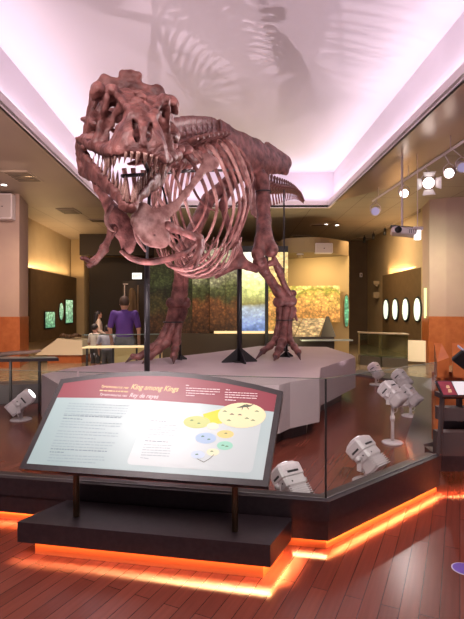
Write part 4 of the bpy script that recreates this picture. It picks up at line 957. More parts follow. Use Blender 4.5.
# left wall: dark panel with three lit windows
lp_ = root('dark_wall_panel', (-6.9, 19, 0), 'dark bronze wall panel with three small lit windows on the left', 'wall panel')
A4 = Vector((P(30.5, 0, 16.6).x, 16.6, 0)); B4 = Vector((P(76.5, 0, 21.6).x, 21.6, 0)); d4 = (B4-A4).normalized(); n4 = Vector((d4.y, -d4.x, 0)); n4 = n4 if n4.x > 0 else -n4; q3 = -n4*.1
b = MB(); b.prism([(A4.x, A4.y), (B4.x, B4.y), (B4.x+q3.x, B4.y+q3.y), (A4.x+q3.x, A4.y+q3.y)], .46, 3.02); link('panel_board', b.mesh('board'), mat('dark_bronze', (.085,.05,.024), .45, noise=((.11,.066,.032), 4)), lp_)
def on_line(px, A, D): k = (px-CX)/F; return A+D*((k*A.y-A.x)/(D.x-k*D.y))
for x0, x1, y0, y1, kk in ((44.5, 53.5, 312, 328, 0), (58.5, 62, 303, 320, 1), (65, 71.5, 300, 323, 0)):
    a = on_line(x0, A4, d4)+n4*.02; c = on_line(x1, A4, d4)+n4*.02; z0 = EYE+(CY-y1)*a.y/F; z1 = EYE+(CY-y0)*a.y/F; mid = (a+c)/2; hw = (c-a).length/2
    for nm, gx, m_ in (('window_rim', 1.2, M_black), ('lit_window', 1.0, M_greenlit)):
        b = MB(); n = 4 if not kk else 24; vs = []
        for o_ in (0, .02) if gx > 1 else (.02, .035):
            for j in range(n):
                an = 2*math.pi*j/n+(math.pi/4 if n == 4 else 0); s2 = math.sqrt(2) if n == 4 else 1
                vs.append(mid+n4*o_+d4*math.cos(an)*hw*s2*gx+Vector((0, 0, (z0+z1)/2+math.sin(an)*(z1-z0)/2*s2*(1+(gx-1)*.4))))
        b.add(vs, [tuple(range(n)), tuple(range(2*n-1, n-1, -1))]+[(j, n+j, n+(j+1)%n, (j+1)%n) for j in range(n)]); link(nm, b.mesh(nm), m_, lp_)
strip('panel_backlight', A4-n4*.06+Vector((0,0,3.06)), B4-n4*.06+Vector((0,0,3.06)), .06, 60, (1, .66, .32), (.1, 0, 1))

# fossil plinth by the left wall
fp = root('fossil_plinth', (P(62, 0, 14.4).x, 14.4, 0), 'low cream sloping plinth with orange base against the left side', 'plinth')
xa, xb = P(38, 0, 14.3).x, P(82, 0, 14.3).x
b = MB(); b.prism([(xa+.3, 14.25), (xb, 14.25), (xb+.1, 15.0), (xa+.4, 15.2)], 0, .24); link('base', b.mesh('base'), M_orange, fp)
b = MB(); b.add([(xa-.05, 14.2, .25), (xb+.05, 14.2, .25), (xb+.15, 15.1, .25), (xa, 15.3, .25), (xa+.5, 14.5, .72), (xb-.05, 14.5, .66), (xb, 15.0, .68), (xa+.6, 15.1, .76)], [(3,2,1,0),(0,1,5,4),(1,2,6,5),(2,3,7,6),(3,0,4,7),(4,5,6,7)]); link('sloping_bed', b.mesh('bed'), mat('cream_bed', (.60,.50,.34), .6), fp)
fo = [(P(61+i*2.0, 341-1.3*math.sin(i*1.3), 14.7), P(63.5+i*2.0, 340.5+1.3*math.sin(i*2.1), 14.75), .05+.02*math.sin(i*2), .045) for i in range(9)]
fo = [(Vector((a.x, a.y, .79+.03*math.sin(i))), Vector((c.x, c.y+.15*math.cos(i*1.7), .79)), ra, rb) for i, (a, c, ra, rb) in enumerate(fo)]
fs_ = SDF((-5.6, 14.3, .6), (-4.3, 15.2, 1.0), .016)
for a, c, ra, rb in fo: fs_.cap(a, c, ra, rb, .02)
fs_.noise(.008, 20, 4); o = link('fossil_bones', fs_.mesh('fossil'), mat('brown_fossil', (.10,.055,.03), .6)); tag(o, 'jumbled brown fossil bones lying on the cream plinth at left', 'fossil'); recenter(o)

# long low showcase with warm light strip in front of the visitors
vc = root('long_glass_showcase', (P(108, 0, 9.3).x, 9.3, 0), 'long glass showcase with a warm glowing shelf in front of the visitors', 'showcase')
xa, xb = P(82, 0, 9.3).x, P(160, 0, 9.6).x
b = MB(); b.prism([(xa, 9.3), (xb, 9.55), (xb, 9.85), (xa, 9.7)], .845, .868); link('lit_shelf', b.mesh('sh'), mat('glow_shelf', (.8,.6,.3), .5, emit=(1, .80, .48), estr=.6), vc)
b = MB(); b.prism([(xa, 9.3), (xb, 9.55), (xb, 9.56), (xa, 9.31)], .0, 1.10); link('front_glass', b.mesh('fg'), M_glass, vc)
b = MB(); b.prism([(xa, 9.29), (xb, 9.54), (xb, 9.565), (xa, 9.315)], 1.10, 1.118); link('glass_edge', b.mesh('ge'), mat('teal_edge', (.25,.34,.28), .2), vc)
for k in (0, .36, .68, 1): 
    x = xa+(xb-xa)*k; b = MB(); b.box((x, 9.62, .43), (.035, .035, .84)); link('frame_leg', b.mesh('leg'), M_black, vc)
b = MB(); b.prism([(P(113, 0, 9.8).x, 9.84), (xb, 9.9), (xb, 9.95), (P(113, 0, 9.8).x, 9.88)], .35, .84); link('back_board', b.mesh('bb'), mat('amber_board', (.62,.46,.22), .5, emit=(1, .7, .34), estr=.10), vc)

# reading rail at the far left
rl = root('reading_rail', (P(8, 0, 7.25).x, 7.3, 0), 'narrow dark reading table on thin legs at the left edge', 'table')
b = MB(); b.prism([(-4.6, 7.1), (P(60, 0, 7.5).x, 7.45), (P(52, 0, 7.5).x, 7.7), (-4.6, 7.7)], .80, .845); link('tabletop', b.mesh('tt'), M_dark, rl)
b = MB(); b.prism([(-4.6, 7.14), (P(57, 0, 7.5).x, 7.49), (P(51, 0, 7.5).x, 7.66), (-4.6, 7.66)], .845, .85); link('printed_top', b.mesh('pt'), mat('pale_green_print', (.30,.38,.33), .3), rl)
for px in (10, 39): b = MB(); x = P(px, 0, 7.4).x; b.box((x, 7.42, .40), (.034, .034, .80)); link('leg', b.mesh('leg'), M_black, rl)
fo = [tuple(Vector((P(x, 0, 7.45).x, 7.45, z))) for x, z in ((-14, .93), (0, .90), (14, .925), (28, .935), (38, .955), (41, .965))]
b = MB(); b.tube(smooth_path(fo, 5), [.03*(1-abs(i/26-.2))+.008 for i in range(26)], 10, .7); o = link('fossil_bone_replica', b.mesh('frep', True), mat('grey_brown_bone', (.22,.15,.12), .5)); tag(o, 'long thin brown bone replica lying on the left reading table', 'fossil'); recenter(o)

# ================================================================== RIGHT FOREGROUND UNIT
ru = root('reading_desk', (2.15, 4.45, 0), 'grey brown reading desk with open shelf at the right edge of the picture', 'reading desk')
M_gb = mat('grey_brown_laminate', (.065,.045,.045), .45)
def bxq(name, px0, px1, py0, py1, d, th, m, parent): 
    a = P(px0, py1, d); c = P(px1, py0, d); b = MB(); b.box(((a.x+c.x)/2, d+th/2, (a.z+c.z)/2), (c.x-a.x, th, c.z-a.z)); return link(name, b.mesh(name), m, parent)
bxq('plinth_base', 438, 500, 456, 471.5, 4.30, .3, M_dark, ru)
bxq('front_panel', 438.5, 500, 432.5, 456, 4.30, .12, M_gb, ru)
bxq('open_shelf', 441, 500, 421, 432.5, 4.62, .04, M_dark, ru); bxq('upper_panel', 440.5, 500, 408, 421, 4.30, .12, M_gb, ru)
b = MB(); b.tube([P(438.5, 462, 4.28), P(442.5, 394, 4.28)], .024, 4, up=(0, 1, 0)); link('side_post', b.mesh('sp'), M_gb, ru)
bxq('post', 458.5, 462.5, 396, 422, 4.35, .05, M_gb, ru); bxq('top_rail', 442, 500, 394, 399, 4.26, .16, M_dark, ru)
lbm = Matrix.Translation(P(443.5, 395.5, 4.22)) @ Matrix.Rotation(math.radians(38), 4, 'X')
b = MB(); b.box((.25, .085, -.012), (.52, .19, .022)); me = b.mesh('lt'); me.transform(lbm); link('label_tray', me, M_dark, ru)
b = MB(); b.box((.062, .085, .002), (.118, .16, .004)); me = b.mesh('ml'); me.transform(lbm); ml = link('maroon_label', me, MATS['maroon_print'], ru)
b = MB(); b.box((.32, .085, .002), (.38, .16, .004)); me = b.mesh('wl'); me.transform(lbm); link('white_label', me, mat('white_label_print', (.72,.75,.78), .4), ru)
b = MB()
for k in range(2):
    for j in range(3): b.box((.07+.003*j, .038+k*.050+j*.013, .0045), (.030-.006*(j == 2), .006, .001))
me = b.mesh('gt'); me.transform(lbm); link('gold_lettering', me, M_yink, ml)
ow = root('orange_bench_unit', (2.6, 6.0, 0), 'orange wood bench unit with slanted panels behind the reading desk', 'bench')
bxq('back_panel', 433.5, 500, 372, 440, 5.45, .05, M_orange, ow); bxq('dark_gap', 444, 449, 367, 374, 5.40, .04, M_black, ow)
for x0, x1 in ((433.2, 447), (448.5, 470)):
    a = P(x0, 361, 5.3); b = MB(); w_ = (x1-x0)*5.3/F
    b.add([(a.x, 5.2, a.z), (a.x+w_*.85, 5.2, a.z+.05), (a.x+w_, 5.44, a.z+.19), (a.x+w_*.45, 5.44, a.z+.19), (a.x, 5.2, a.z-.17), (a.x+w_*.85, 5.2, a.z-.17), (a.x+w_, 5.44, a.z-.17), (a.x+w_*.45, 5.44, a.z-.17)], [(0,1,2,3),(7,6,5,4),(0,4,5,1),(1,5,6,2),(2,6,7,3),(3,7,4,0)]); link('slanted_seat', b.mesh('ss'), M_orange, ow)
mo = root('tilted_monitor', (P(462, 0, 4.9).x, 4.9, .9), 'dark tilted touch screen on an arm at the right edge', 'monitor')
b = MB(); R_ = Matrix.Rotation(math.radians(38), 3, 'Y'); c_ = P(467, 362, 4.9); b.bevbox(c_, (.26, .05, .16), .01, R_ @ Matrix.Rotation(.5, 3, 'X')); link('housing', b.mesh('mh'), M_black, mo)
b = MB(); b.box(c_+Vector((-.01, -.03, .09)), (.25, .04, .012), R_ @ Matrix.Rotation(.5, 3, 'X')); link('pale_bezel', b.mesh('bz'), mat('pale_bezel', (.45,.45,.6), .3), mo)
b = MB(); b.box(c_+Vector((.03, .02, -.16)), (.05, .05, .34)); link('arm', b.mesh('arm'), M_black, mo)
b = MB(); b.lathe([(0, .001), (.074, .001), (.074, .003), (0, .003)], c=(1.432, 2.957, 0), n=36); stk = root('floor_sticker', (1.432, 2.957, 0), 'round violet sticker with white rim on the wooden floor', 'floor sticker')
link('white_rim', b.mesh('rim'), mat('sticker_white', (.7,.66,.75), .5), stk); b = MB(); b.lathe([(0, .003), (.068, .003), (.068, .0036), (0, .0036)], c=(1.432, 2.957, 0), n=36); link('violet_disc', b.mesh('disc'), mat('sticker_violet', (.14,.07,.42), .5), stk)

# ================================================================== CEILING FITTINGS
def tr(px, py, z): d = (z-EYE)*F/(CY-py); return Vector(((px-CX)*d/F, d, z))
ra, rb = tr(372.6, 201, 4.52), tr(464, 141, 4.52); rd = (rb-ra).normalized()
tk = root('lighting_track', ((ra+rb)/2), 'long white lighting track below the right ceiling', 'lighting track')
b = MB(); b.tube([ra, rb+rd*1.5], .030, 4); link('rail', b.mesh('rail'), M_white, tk)
for k in (.1, .5, .9): b = MB(); p = ra.lerp(rb, k); b.tube([p, (p.x, p.y, H)], .008, 6); link('hanger', b.mesh('h'), M_white, tk)
def stage(px, py, d, r, L, aim, label, em, barn=False, hz=4.49):
    c = P(px, py, d); t = root('stage_spotlight', (c.x, c.y, c.z), label, 'spotlight', 'spotlights on the right ceiling track'); dv = (Vector(aim)-c).normalized()
    k = (c-ra).dot(rd); hook = ra+rd*k; R = dv.to_track_quat('Z', 'Y').to_matrix().to_4x4(); Mx = Matrix.Translation(c) @ R
    b = MB(); b.lathe([(0, -L), (r*.55, -L), (r*.8, -L*.75), (r*.85, -.02), (r, 0), (r, .05), (r*.9, .05), (r*.88, .02), (0, .02)], n=20); me = b.mesh('can', True); me.transform(Mx); cn = link('can', me, M_white, t)
    b = MB(); b.lathe([(0, .021), (r*.84, .021), (r*.84, .026), (0, .026)], n=20); me = b.mesh('lens'); me.transform(Mx); link('lens', me, em, cn)
    top = Vector((hook.x, hook.y, 4.50)); b = MB(); side = Vector((1, 0, 0))*r*1.15
    b.tube(smooth_path([tuple(c-side), tuple(c-side*.9+Vector((0,0,r))), tuple(c+Vector((0,0,r*1.8))), tuple(c+side*.9+Vector((0,0,r))), tuple(c+side)], 4), .010, 6); b.tube([c+Vector((0,0,r*1.8)), top], .012, 6); link('yoke', b.mesh('yoke', True), M_white, t)
    if barn:
        for a in range(4):
            m2 = Mx @ Matrix.Rotation(a*math.pi/2, 4, 'Z'); b = MB(); b.add([(-r*.7, r, .05), (r*.7, r, .05), (r*1.0, r*1.8, .05+r*1.2), (-r*1.0, r*1.8, .05+r*1.2)], [(0,1,2,3)])
            b.add([(v[0], v[1]+.004, v[2]) for v in b.v[:4]], [(3,2,1,0)]); me = b.mesh('barn'); me.transform(m2); link('barn_door', me, M_white, cn)
    return t
hot = mat('hot_lens', (1,1,1), .2, emit=(1, .93, .86), estr=9); cool = mat('violet_glass_lens', (.45,.40,.62), .1, emit=(.6,.55,.9), estr=.35)
stage(375.5, 211, 12.6, .12, .22, (1.5, 8, 2), 'farthest track spotlight with dim violet lens', cool)
stage(404, 193.5, 11.0, .105, .20, (2.0, 4, 2.2), 'brightly lit track spotlight left of the one with barn doors', hot)
stage(428.5, 183, 9.8, .125, .24, (1.8, 3, 2.0), 'lit track spotlight with open barn door flaps', hot, True)
stage(449.5, 173, 9.0, .10, .22, (.5, 4.5, 2.0), 'lit track spotlight right of the one with barn doors', hot)
stage(462, 167, 8.7, .10, .22, (3.5, 5, 2.0), 'track spotlight at the right picture edge turned away', cool)
for p_, a_, e_ in ((P(404, 193.5, 10.9), (1.2, 6.5, 1.0), 160), (P(428.5, 183, 9.6), (-.6, 5.2, 2.9), 520), (P(449.5, 173, 8.8), (-.8, 4.4, 3.0), 520)): spot('track_beam', p_, a_, e_, (1, .84, .84), 42, .6, .06)
# projector with its pole and the little bright box beside it
pj = root('ceiling_projector', P(403, 232, 10), 'white projector hanging from the ceiling on a pole', 'projector'); c = P(403.5, 232, 10)
R_ = Matrix.Rotation(math.radians(-14), 3, 'Z') @ Matrix.Rotation(math.radians(8), 3, 'Y')
b = MB(); b.bevbox(c, (.50, .42, .15), .03, R_); link('body', b.mesh('pb'), M_white, pj)
b = MB(); b.lathe([(0, 0), (.065, 0), (.065, .05), (0, .05)], c=c+R_ @ Vector((-.13, -.20, .0)), n=20, M=Matrix.Rotation(math.pi/2, 4, 'X')); link('lens', b.mesh('pl', True), M_black, pj)
b = MB(); b.box(c+R_ @ Vector((.0, .0, .085)), (.56, .36, .02), R_); link('mount_plate', b.mesh('mp'), M_dark, pj)
b = MB(); b.tube([c+Vector((-.03, 0, .09)), (c.x-.03, c.y, H)], .022, 10); link('pole', b.mesh('pp'), M_white, pj)
for k in range(4): b = MB(); b.box(c+R_ @ Vector((.10+k*.035, -.212, 0)), (.012, .004, .09), R_); link('vent', b.mesh('v'), M_slot, pj)
hb_ = root('hanging_light_box', P(417.5, 233, 9.8), 'small white lit box hanging on a rod right of the projector', 'lamp'); c = P(417.5, 235, 9.8)
b = MB(); b.bevbox(c, (.12, .08, .20), .01); link('lamp_box', b.mesh('lb'), mat('lit_white_box', (.8,.8,.8), .4, emit=(1,.95,.9), estr=2.2), hb_)
b = MB(); b.bevbox(c+Vector((.0, 0, .13)), (.20, .12, .07), .01); link('bracket', b.mesh('br'), M_white, hb_); b = MB(); b.tube([c+Vector((0,0,.15)), (c.x, c.y, H)], .009, 6); link('rod', b.mesh('rod'), M_white, hb_)
# rear track with black cans
rt_ = root('rear_lighting_track', tr(390, 222, 4.7), 'thin rear lighting track far back on the right ceiling', 'lighting track'); b = MB(); e0, e1 = tr(345, 243, 4.70), tr(420, 212, 4.70); b.tube([e0, e1], .014, 4); link('rail', b.mesh('rail'), mat('grey_rail', (.3,.22,.16), .5), rt_)
b = MB(); b.tube([(e0.x, e0.y, 4.7), (e0.x, e0.y, H)], .01, 6); b.tube([(e1.x, e1.y, 4.7), (e1.x, e1.y, H)], .01, 6); link('hanger', b.mesh('hg'), M_black, rt_)
for px, py, lb in ((370.5, 234, 'leftmost black can spotlight on the rear track'), (380.6, 229, 'middle black can spotlight on the rear track'), (392, 224, 'rightmost black can spotlight on the rear track')):
    k = (px-345)/75.; hk = e0.lerp(e1, k); t = root('can_spotlight', (hk.x, hk.y, hk.z), lb, 'spotlight', 'black cans on the rear track'); b = MB(); b.tube([(hk.x, hk.y, hk.z), (hk.x, hk.y, hk.z-.12)], .015, 6); link('stem', b.mesh('st'), M_black, t)
    b = MB(); b.tube([(hk.x, hk.y, hk.z-.10), (hk.x-.03, hk.y-.06, hk.z-.32)], [.05, .06], 12); link('can', b.mesh('can', True), M_black, t)
# vents, downlights, speakers, dome
def vent(px, py, wx, wy, label, slats=5):
    c = tr(px, py, H-.021); t = root('ceiling_vent', c, label, 'vent', 'air vents in the ceiling'); b = MB()
    b.box(c, (wx, wy, .02)); link('frame', b.mesh('vf'), mat('vent_frame', (.42,.33,.27), .5), t)
    for k in range(slats): b = MB(); b.box(c+Vector((0, -wy*.36+k*wy*.18, -.014)), (wx*.86, wy*.10, .012)); link('slat', b.mesh('vs'), mat('vent_slat', (.12,.085,.06), .5), t)
vent(23, 176.5, .62, .95, 'air vent nearest the left column'); vent(69, 211.5, .6, .8, 'air vent farther back beside the left of the recess'); vent(318, 225.5, .6, .5, 'small air vent behind the recess near two downlights', 3)
vent(302, 236, .9, .4, 'small air vent above the curved soffit', 3); vent(365, 238.5, .9, .35, 'dark air vent in the far right ceiling corner', 3); vent(100, 221, .7, .6, 'air vent close to the left rear corner of the recess', 4)
for px, py, lb in ((4, 185, 'small lit downlight above the left column'), (326, 224.5, 'left one of two tiny downlights in the rear ceiling'), (337, 225.3, 'right one of two tiny downlights in the rear ceiling')):
    c = tr(px, py, H-.022); t = root('downlight', c, lb, 'downlight', 'round recessed downlights'); b = MB(); b.lathe([(0, 0), (.10, 0), (.10, .02), (0, .02)], c=c, n=20); link('trim_ring', b.mesh('tr'), M_white, t)
    b = MB(); b.lathe([(0, -.004), (.065, -.004), (.065, 0), (0, 0)], c=c, n=20); link('bulb', b.mesh('bulb'), hot, t)
def speaker(px, py, d, w_, h_, label, rot=0):
    c = P(px, py, d); t = root('wall_speaker', c, label, 'speaker', 'boxy white speakers'); R_ = Matrix.Rotation(rot, 3, 'Z'); b = MB(); b.bevbox(c, (w_, .25, h_), .02, R_); link('cabinet', b.mesh('sc'), M_white, t)
    b = MB(); b.box(c+R_ @ Vector((0, -.13, 0)), (w_*.9, .012, h_*.86), R_); link('grille', b.mesh('sg'), mat('speaker_grille', (.50,.40,.38), .7), t); b = MB(); b.box(c+R_ @ Vector((.0, -.138, -.01)), (w_*.07, .006, w_*.05), R_); link('badge', b.mesh('sb'), M_slot, t)
speaker(4.5, 207, 13.02, .50, .70, 'white speaker box mounted high on the left column'); speaker(323.5, 248.5, 16.0, .58, .34, 'white speaker box mounted above the curved soffit')
dc = root('dome_camera', P(300, 262, 16.2), 'small glass dome camera below the curved soffit', 'camera'); c = P(300, 260, 16.2); b = MB(); b.lathe([(0, .0), (.12, .0), (.12, .04), (0, .04)], c=(c.x, c.y, 3.44), n=16); link('ring', b.mesh('rg'), M_white, dc)
b = MB(); b.lathe([(0.01, -.11), (.06, -.095), (.095, -.05), (.105, 0), (0.01, 0)], c=(c.x, c.y, 3.44), n=18); link('dome', b.mesh('dome', True), mat('dome_glass', (.35,.25,.14), .08), dc)
ws = root('wall_switch', P(361, 275, 22.2), 'small white plate on the dark rear wall', 'switch'); c = P(361, 275, 22.26); b = MB(); b.bevbox(c, (.12, .06, .20), .01); link('plate', b.mesh('pl'), M_white, ws); b = MB(); b.box(c+Vector((0, -.035, 0)), (.04, .01, .07)); link('toggle', b.mesh('tg'), M_slot, ws)
for y0_, y1_, lb in ((281, 285, 'upper one of two small beige devices on the right wall corner'), (292, 298, 'lower one of two small beige devices on the right wall corner')):
    c = P(376, (y0_+y1_)/2, 20.3); b = MB(); b.bevbox(c, (.26, .22, (y1_-y0_)*20.3/F), .02); b.box(c+Vector((.0, -.1, -.1)), (.08, .05, .1)); o = link('wall_sensor', b.mesh('sn'), mat('beige_plastic', (.40,.30,.19), .5)); tag(o, lb, 'sensor', 'beige wall devices'); recenter(o)

# alcove: exit sign, door bars, upright exhibit
ex = root('exit_sign', P(137, 276, 20.45), 'small lit white exit sign hanging in the dark alcove', 'sign'); c = P(137, 276, 20.45); b = MB(); b.bevbox(c, (.40, .06, .26), .01); link('sign_box', b.mesh('sb'), mat('exit_white', (.8,.8,.8), .4, emit=(1, .97, .93), estr=1.3), ex)
b = MB(); b.tube([c+Vector((0,0,.13)), (c.x, c.y, 3.9)], .01, 6); link('rod', b.mesh('rod'), M_black, ex)
text('exit_lettering', 'EXIT', None, None, .20, mat('exit_red', (.55,.22,.22), .5), ex, shear=0, fit=.32, M=Matrix.Translation(c+Vector((-.16, -.034, -.07))) @ Matrix.Rotation(math.pi/2, 4, 'X'))
dr = tag(slab('door_1', 122.5, 146, 281, 360, 20.9, .06, mat('dark_door', (.035,.022,.016), .4), None), kind='structure')
slab('door_handle', 124, 125, 285, 302, 20.8, .03, M_white, dr); slab('door_frame', 137.5, 138.3, 285, 330, 20.8, .05, mat('brown_metal', (.30,.20,.13), .4), dr); slab('door_glass_edge', 123, 128, 283.5, 284.5, 20.8, .05, M_white, dr)
ue = bone('x', [(P(132, 288, 19.0), P(131, 318, 19.0), .10, .16), (P(131, 318, 19.0), P(133, 345, 19.0), .16, .12), (P(135, 290, 19.0), P(137, 320, 19.0), .05, .06)], h=.03, k=.06, m=mat('brown_cast', (.13,.08,.045), .6), parent=SK)
Mw = wm(SK).copy(); ue.parent = None; ue.data.transform(Mw); ue.name = 'upright_fossil_cast'; WM[ue.name] = Matrix(); a = np.empty(len(ue.data.vertices)*3); tag(ue, 'tall brown upright fossil cast standing in the alcove behind the man', 'fossil'); recenter(ue)
ue.location.z = 0.0; mxz = max(v.co.z for v in ue.data.vertices); ue.data.transform(Matrix.Diagonal((1, 1, 2.45/mxz, 1)))
slab('amber', 0, 1, 0, 1, 1, .01, M_black, None) if False else None

# ================================================================== PEOPLE
M_skin = mat('skin', (.48,.26,.18), .5)
def person(x, y, Ht, face, label, shirt, pants, hair, broad=1.0, child=False, bend=0.0, sleeves='short', longhair=False, short_pants=False, arm=(0, 0), head=1.0):
    """face: direction the person looks, radians (0 = away from the camera)"""
    t = root('person', (x, y, 0), label, 'person', rz=face); k = Ht/1.8; hs = k*(1.22 if child else 1.0)*head; W = wm(t)
    shoulder = 1.46*k*(.97 if child else 1); hip = .93*k; knee = .50*k; hw = .205*k*broad; h = .011
    def S(z=(-.05, Ht+.08)): return SDF((-.55*k-.1, -.45, z[0]), (.55*k+.1, .45, z[1]), h)
    hz = Ht-.115*hs
    def J(g): # joints of one side
        sh = Vector((g*hw, -.01, shoulder)); el = Vector((g*(hw+.075*k), -.02, 1.15*k)); wr = Vector((g*(hw+.06*k), .07*k+arm[0 if g < 0 else 1], .90*k+arm[0 if g < 0 else 1]*.9))
        hp = Vector((g*.095*k, 0, hip)); kn = Vector((g*.11*k, .02, knee)); an = Vector((g*.12*k, -.02, .09*k)); return sh, el, wr, hp, kn, an
    bd = S()
    bd.ell((0, 0, 1.25*k), (.155*k*broad, .11*k*broad, .24*k), .05).ell((0, 0, 1.0*k), (.15*k*broad, .115*k*broad, .16*k), .06).cap((-hw*.8, 0, shoulder-.03*k), (hw*.8, 0, shoulder-.03*k), .065*k, .065*k, .05)
    bd.cap((0, -.01, shoulder), (0, .0, hz-.05*hs), .058*k, .055*k, .03).ell((0, .005, hz), (.078*hs, .098*hs, .118*hs), .02).cap((0, .06*hs, hz-.07*hs), (0, .085*hs, hz-.085*hs), .03*hs, .025*hs, .03)
    bd.cap((0, .095*hs, hz+.01*hs), (0, .112*hs, hz-.02*hs), .010*hs, .014*hs, .01)
    for g in (-1, 1):
        sh, el, wr, hp, kn, an = J(g); bd.cap(sh, el, .056*k, .043*k, .03).cap(el, wr, .043*k, .028*k, .02).cap(hp, kn, .088*k, .060*k, .04).cap(kn, kn.lerp(an, .35), .058*k, .060*k, .03).cap(kn.lerp(an, .35), an, .060*k, .038*k, .03)
        bd.cap(an, an+Vector((g*.02, .15*k, -.05*k)), .042*k, .034*k, .02).ell((g*.078*hs, .0, hz-.01*hs), (.012*hs, .022*hs, .032*hs), .006); bd.ell((g*.032*hs, .088*hs, hz+.012*hs), (.016*hs, .012*hs, .010*hs), .004, True)
        pal = wr+Vector((0, .015, -.055))*k; bd.cap(wr, pal, .028*k, .034*k, .015)
        for j, L_ in enumerate((.062, .072, .068, .052)): f0 = pal+Vector((0, (.028-.019*j)*k, -.02*k)); f1 = f0+Vector((-g*.008, .012, -L_*.55))*k; f2 = f1+Vector((-g*.016, .012, -L_*.5))*k; bd.cap(f0, f1, .0105*k, .010*k, .004).cap(f1, f2, .010*k, .008*k, .003)
        th = pal+Vector((-g*.01, .035, .02))*k; bd.cap(th, th+Vector((-g*.01, .028, -.03))*k, .012*k, .010*k, .006)
    bend_ = Matrix.Rotation(bend, 4, 'X')
    me = bd.mesh('person_body'); me.transform(W); link('body', me, M_skin, t)
    s = S(); s.ell((0, 0, 1.25*k), (.172*k*broad, .128*k*broad, .26*k), .05).ell((0, 0, 1.03*k), (.168*k*broad, .132*k*broad, .17*k), .06).cap((-hw*.8, 0, shoulder-.03*k), (hw*.8, 0, shoulder-.03*k), .080*k, .080*k, .05).cap((0, -.01, shoulder), (0, -.005, shoulder+.045*k), .072*k, .066*k, .02)
    for g in (-1, 1):
        sh, el, wr, hp, kn, an = J(g); s.cap(sh, sh.lerp(el, .8) if sleeves == 'short' else el, .066*k, .062*k, .03)
        if sleeves == 'long': s.cap(el, wr, .058*k, .042*k, .02)
    s.f = np.maximum(s.f, (.90*k-s.ax[2])[None, None, :].astype(np.float32)); me = s.mesh('shirt'); me.transform(W); link('shirt', me, shirt, t)
    s = S((-.05, 1.15*k)); s.ell((0, 0, .97*k), (.162*k*broad, .128*k*broad, .13*k), .04); cut = knee-.02 if short_pants else .07
    for g in (-1, 1):
        sh, el, wr, hp, kn, an = J(g); s.cap(hp, kn, .108*k, .080*k, .03).cap(kn, an, .080*k, .062*k, .03)
    s.f = np.maximum(s.f, np.maximum((cut-s.ax[2]), (s.ax[2]-1.04*k))[None, None, :].astype(np.float32)); me = s.mesh('trousers'); me.transform(W); link('trousers', me, pants, t)
    s = S((hz-.4, Ht+.1)); s.ell((0, -.012, hz+.022*hs), (.088*hs, .104*hs, .112*hs), .02); s.ell((0, .10*hs, hz-.035*hs), (.085*hs, .085*hs, .085*hs), .015, True)
    if longhair: s.cap((0, -.06, hz), (0, -.09, hz-.22), .085*hs, .07*hs, .03)
    else: s.f = np.maximum(s.f, ((hz-.045*hs)-s.ax[2])[None, None, :].astype(np.float32))
    me = s.mesh('hair'); me.transform(W); link('hair', me, hair, t)
    for g in (-1, 1):
        _, _, _, _, _, an = J(g); s = SDF((-.4, -.2, -.01), (.4, .32, .16), .01); s.cap((g*.12*k, -.045*k, .05*k), (g*.145*k, .16*k, .035*k), .045*k, .038*k, .02); s.f = np.maximum(s.f, (.002-s.ax[2])[None, None, :].astype(np.float32)); me = s.mesh('shoe'); me.transform(W); link('shoe', me, M_dark, t)
    return t
brown_hair = mat('brown_hair', (.06,.032,.018), .6); black_hair = mat('black_hair', (.012,.009,.009), .5)
person(bx_(124.5, 10.1), 10.1, 1.87, 0, 'man seen from behind in a purple polo shirt and grey shorts', mat('purple_polo', (.085,.030,.22), .7), mat('blue_grey_cloth', (.13,.15,.17), .8), brown_hair, 1.06, short_pants=True, head=1.14)
person(bx_(107.5, 11.0), 11.0, 1.24, .1, 'child seen from behind in a light grey shirt left of the man', mat('grey_tshirt', (.36,.34,.40), .8), mat('dark_grey_cloth', (.10,.11,.11), .8), black_hair, 1.15, child=True, short_pants=True)
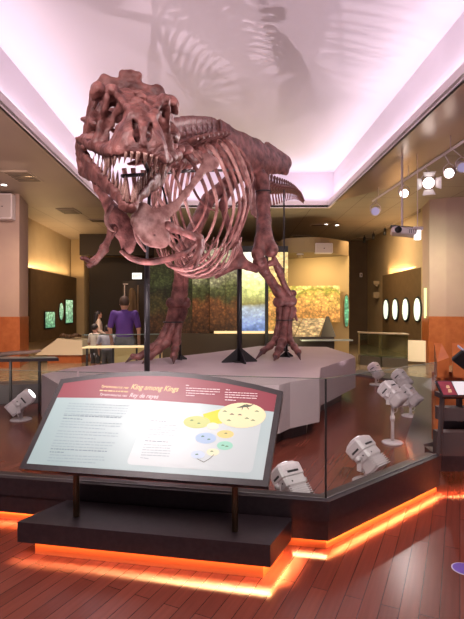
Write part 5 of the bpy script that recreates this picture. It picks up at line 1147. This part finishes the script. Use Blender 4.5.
person(bx_(95.0, 11.3), 11.3, 1.26, -.6, 'child in a white shirt beside the child in grey', mat('white_tshirt', (.55,.48,.42), .8), mat('dark_cloth', (.05,.045,.045), .8), black_hair, 1.0, child=True, short_pants=True)
person(bx_(98.5, 14.0), 14.0, 1.55, -1.2, 'person in a cream top with dark hair standing behind the two children', mat('cream_top', (.55,.44,.34), .8), mat('dark_cloth', (.05,.045,.045), .8), black_hair, 1.0, sleeves='long', longhair=True, arm=(.10, .12))

# ---- added fill lights without fixtures, brightening rear hall, columns and soffits
area('rear_fill', (-4.6, 17.5, 4.6), (-6.5, 19, 1.5), 1.0, .5, 70, (1, .70, .40), 140)
area('rear_fill', (4.2, 16.5, 4.6), (6.0, 17, 1.8), 1.0, .5, 80, (1, .72, .42), 140)
area('rear_fill', (P(312, 0, 16).x, 16.3, 3.42), (P(318, 0, 17).x, 17.3, 2.4), 1.2, .15, 26, (1, .76, .46), 120)
area('rear_ceiling_fill', (.9, 13.4, .3), (.6, 14.8, 4.8), 2.2, .6, 55, (.92, .82, .48), 140)
area('aisle_fill', (-4.6, 11.2, 4.7), (-4.8, 12.4, 0), .6, .6, 60, (1, .74, .48), 110)
area('aisle_fill', (4.6, 12.0, 4.7), (4.9, 12.6, 0), .6, .6, 80, (1, .78, .55), 120)
area('aisle_fill', (-3.2, 10.2, 4.7), (-2.9, 11.2, 0), .5, .5, 40, (1, .80, .66), 90)
area('column_fill', (-4.6, 10.2, 4.6), (-6.3, 13, 2.0), .5, .5, 35, (1, .74, .62), 110)
area('column_fill', (4.8, 10.2, 4.6), (6.2, 13.5, 2.0), .5, .5, 16, (1, .74, .74), 110)
area('column_fill', (4.3, 12.2, 4.4), (5.85, 14.0, 2.6), .3, .3, 16, (.86, 1, .66), 80)
area('soffit_fill', (-5.0, 6.0, .1), (-5.2, 8.5, 4.8), 1.5, 1.5, 130, (1, .74, .64), 150)
area('soffit_fill', (4.4, 14.5, .3), (3.6, 15.5, 4.8), 1.5, 1.0, 30, (.90, .80, .45), 140)
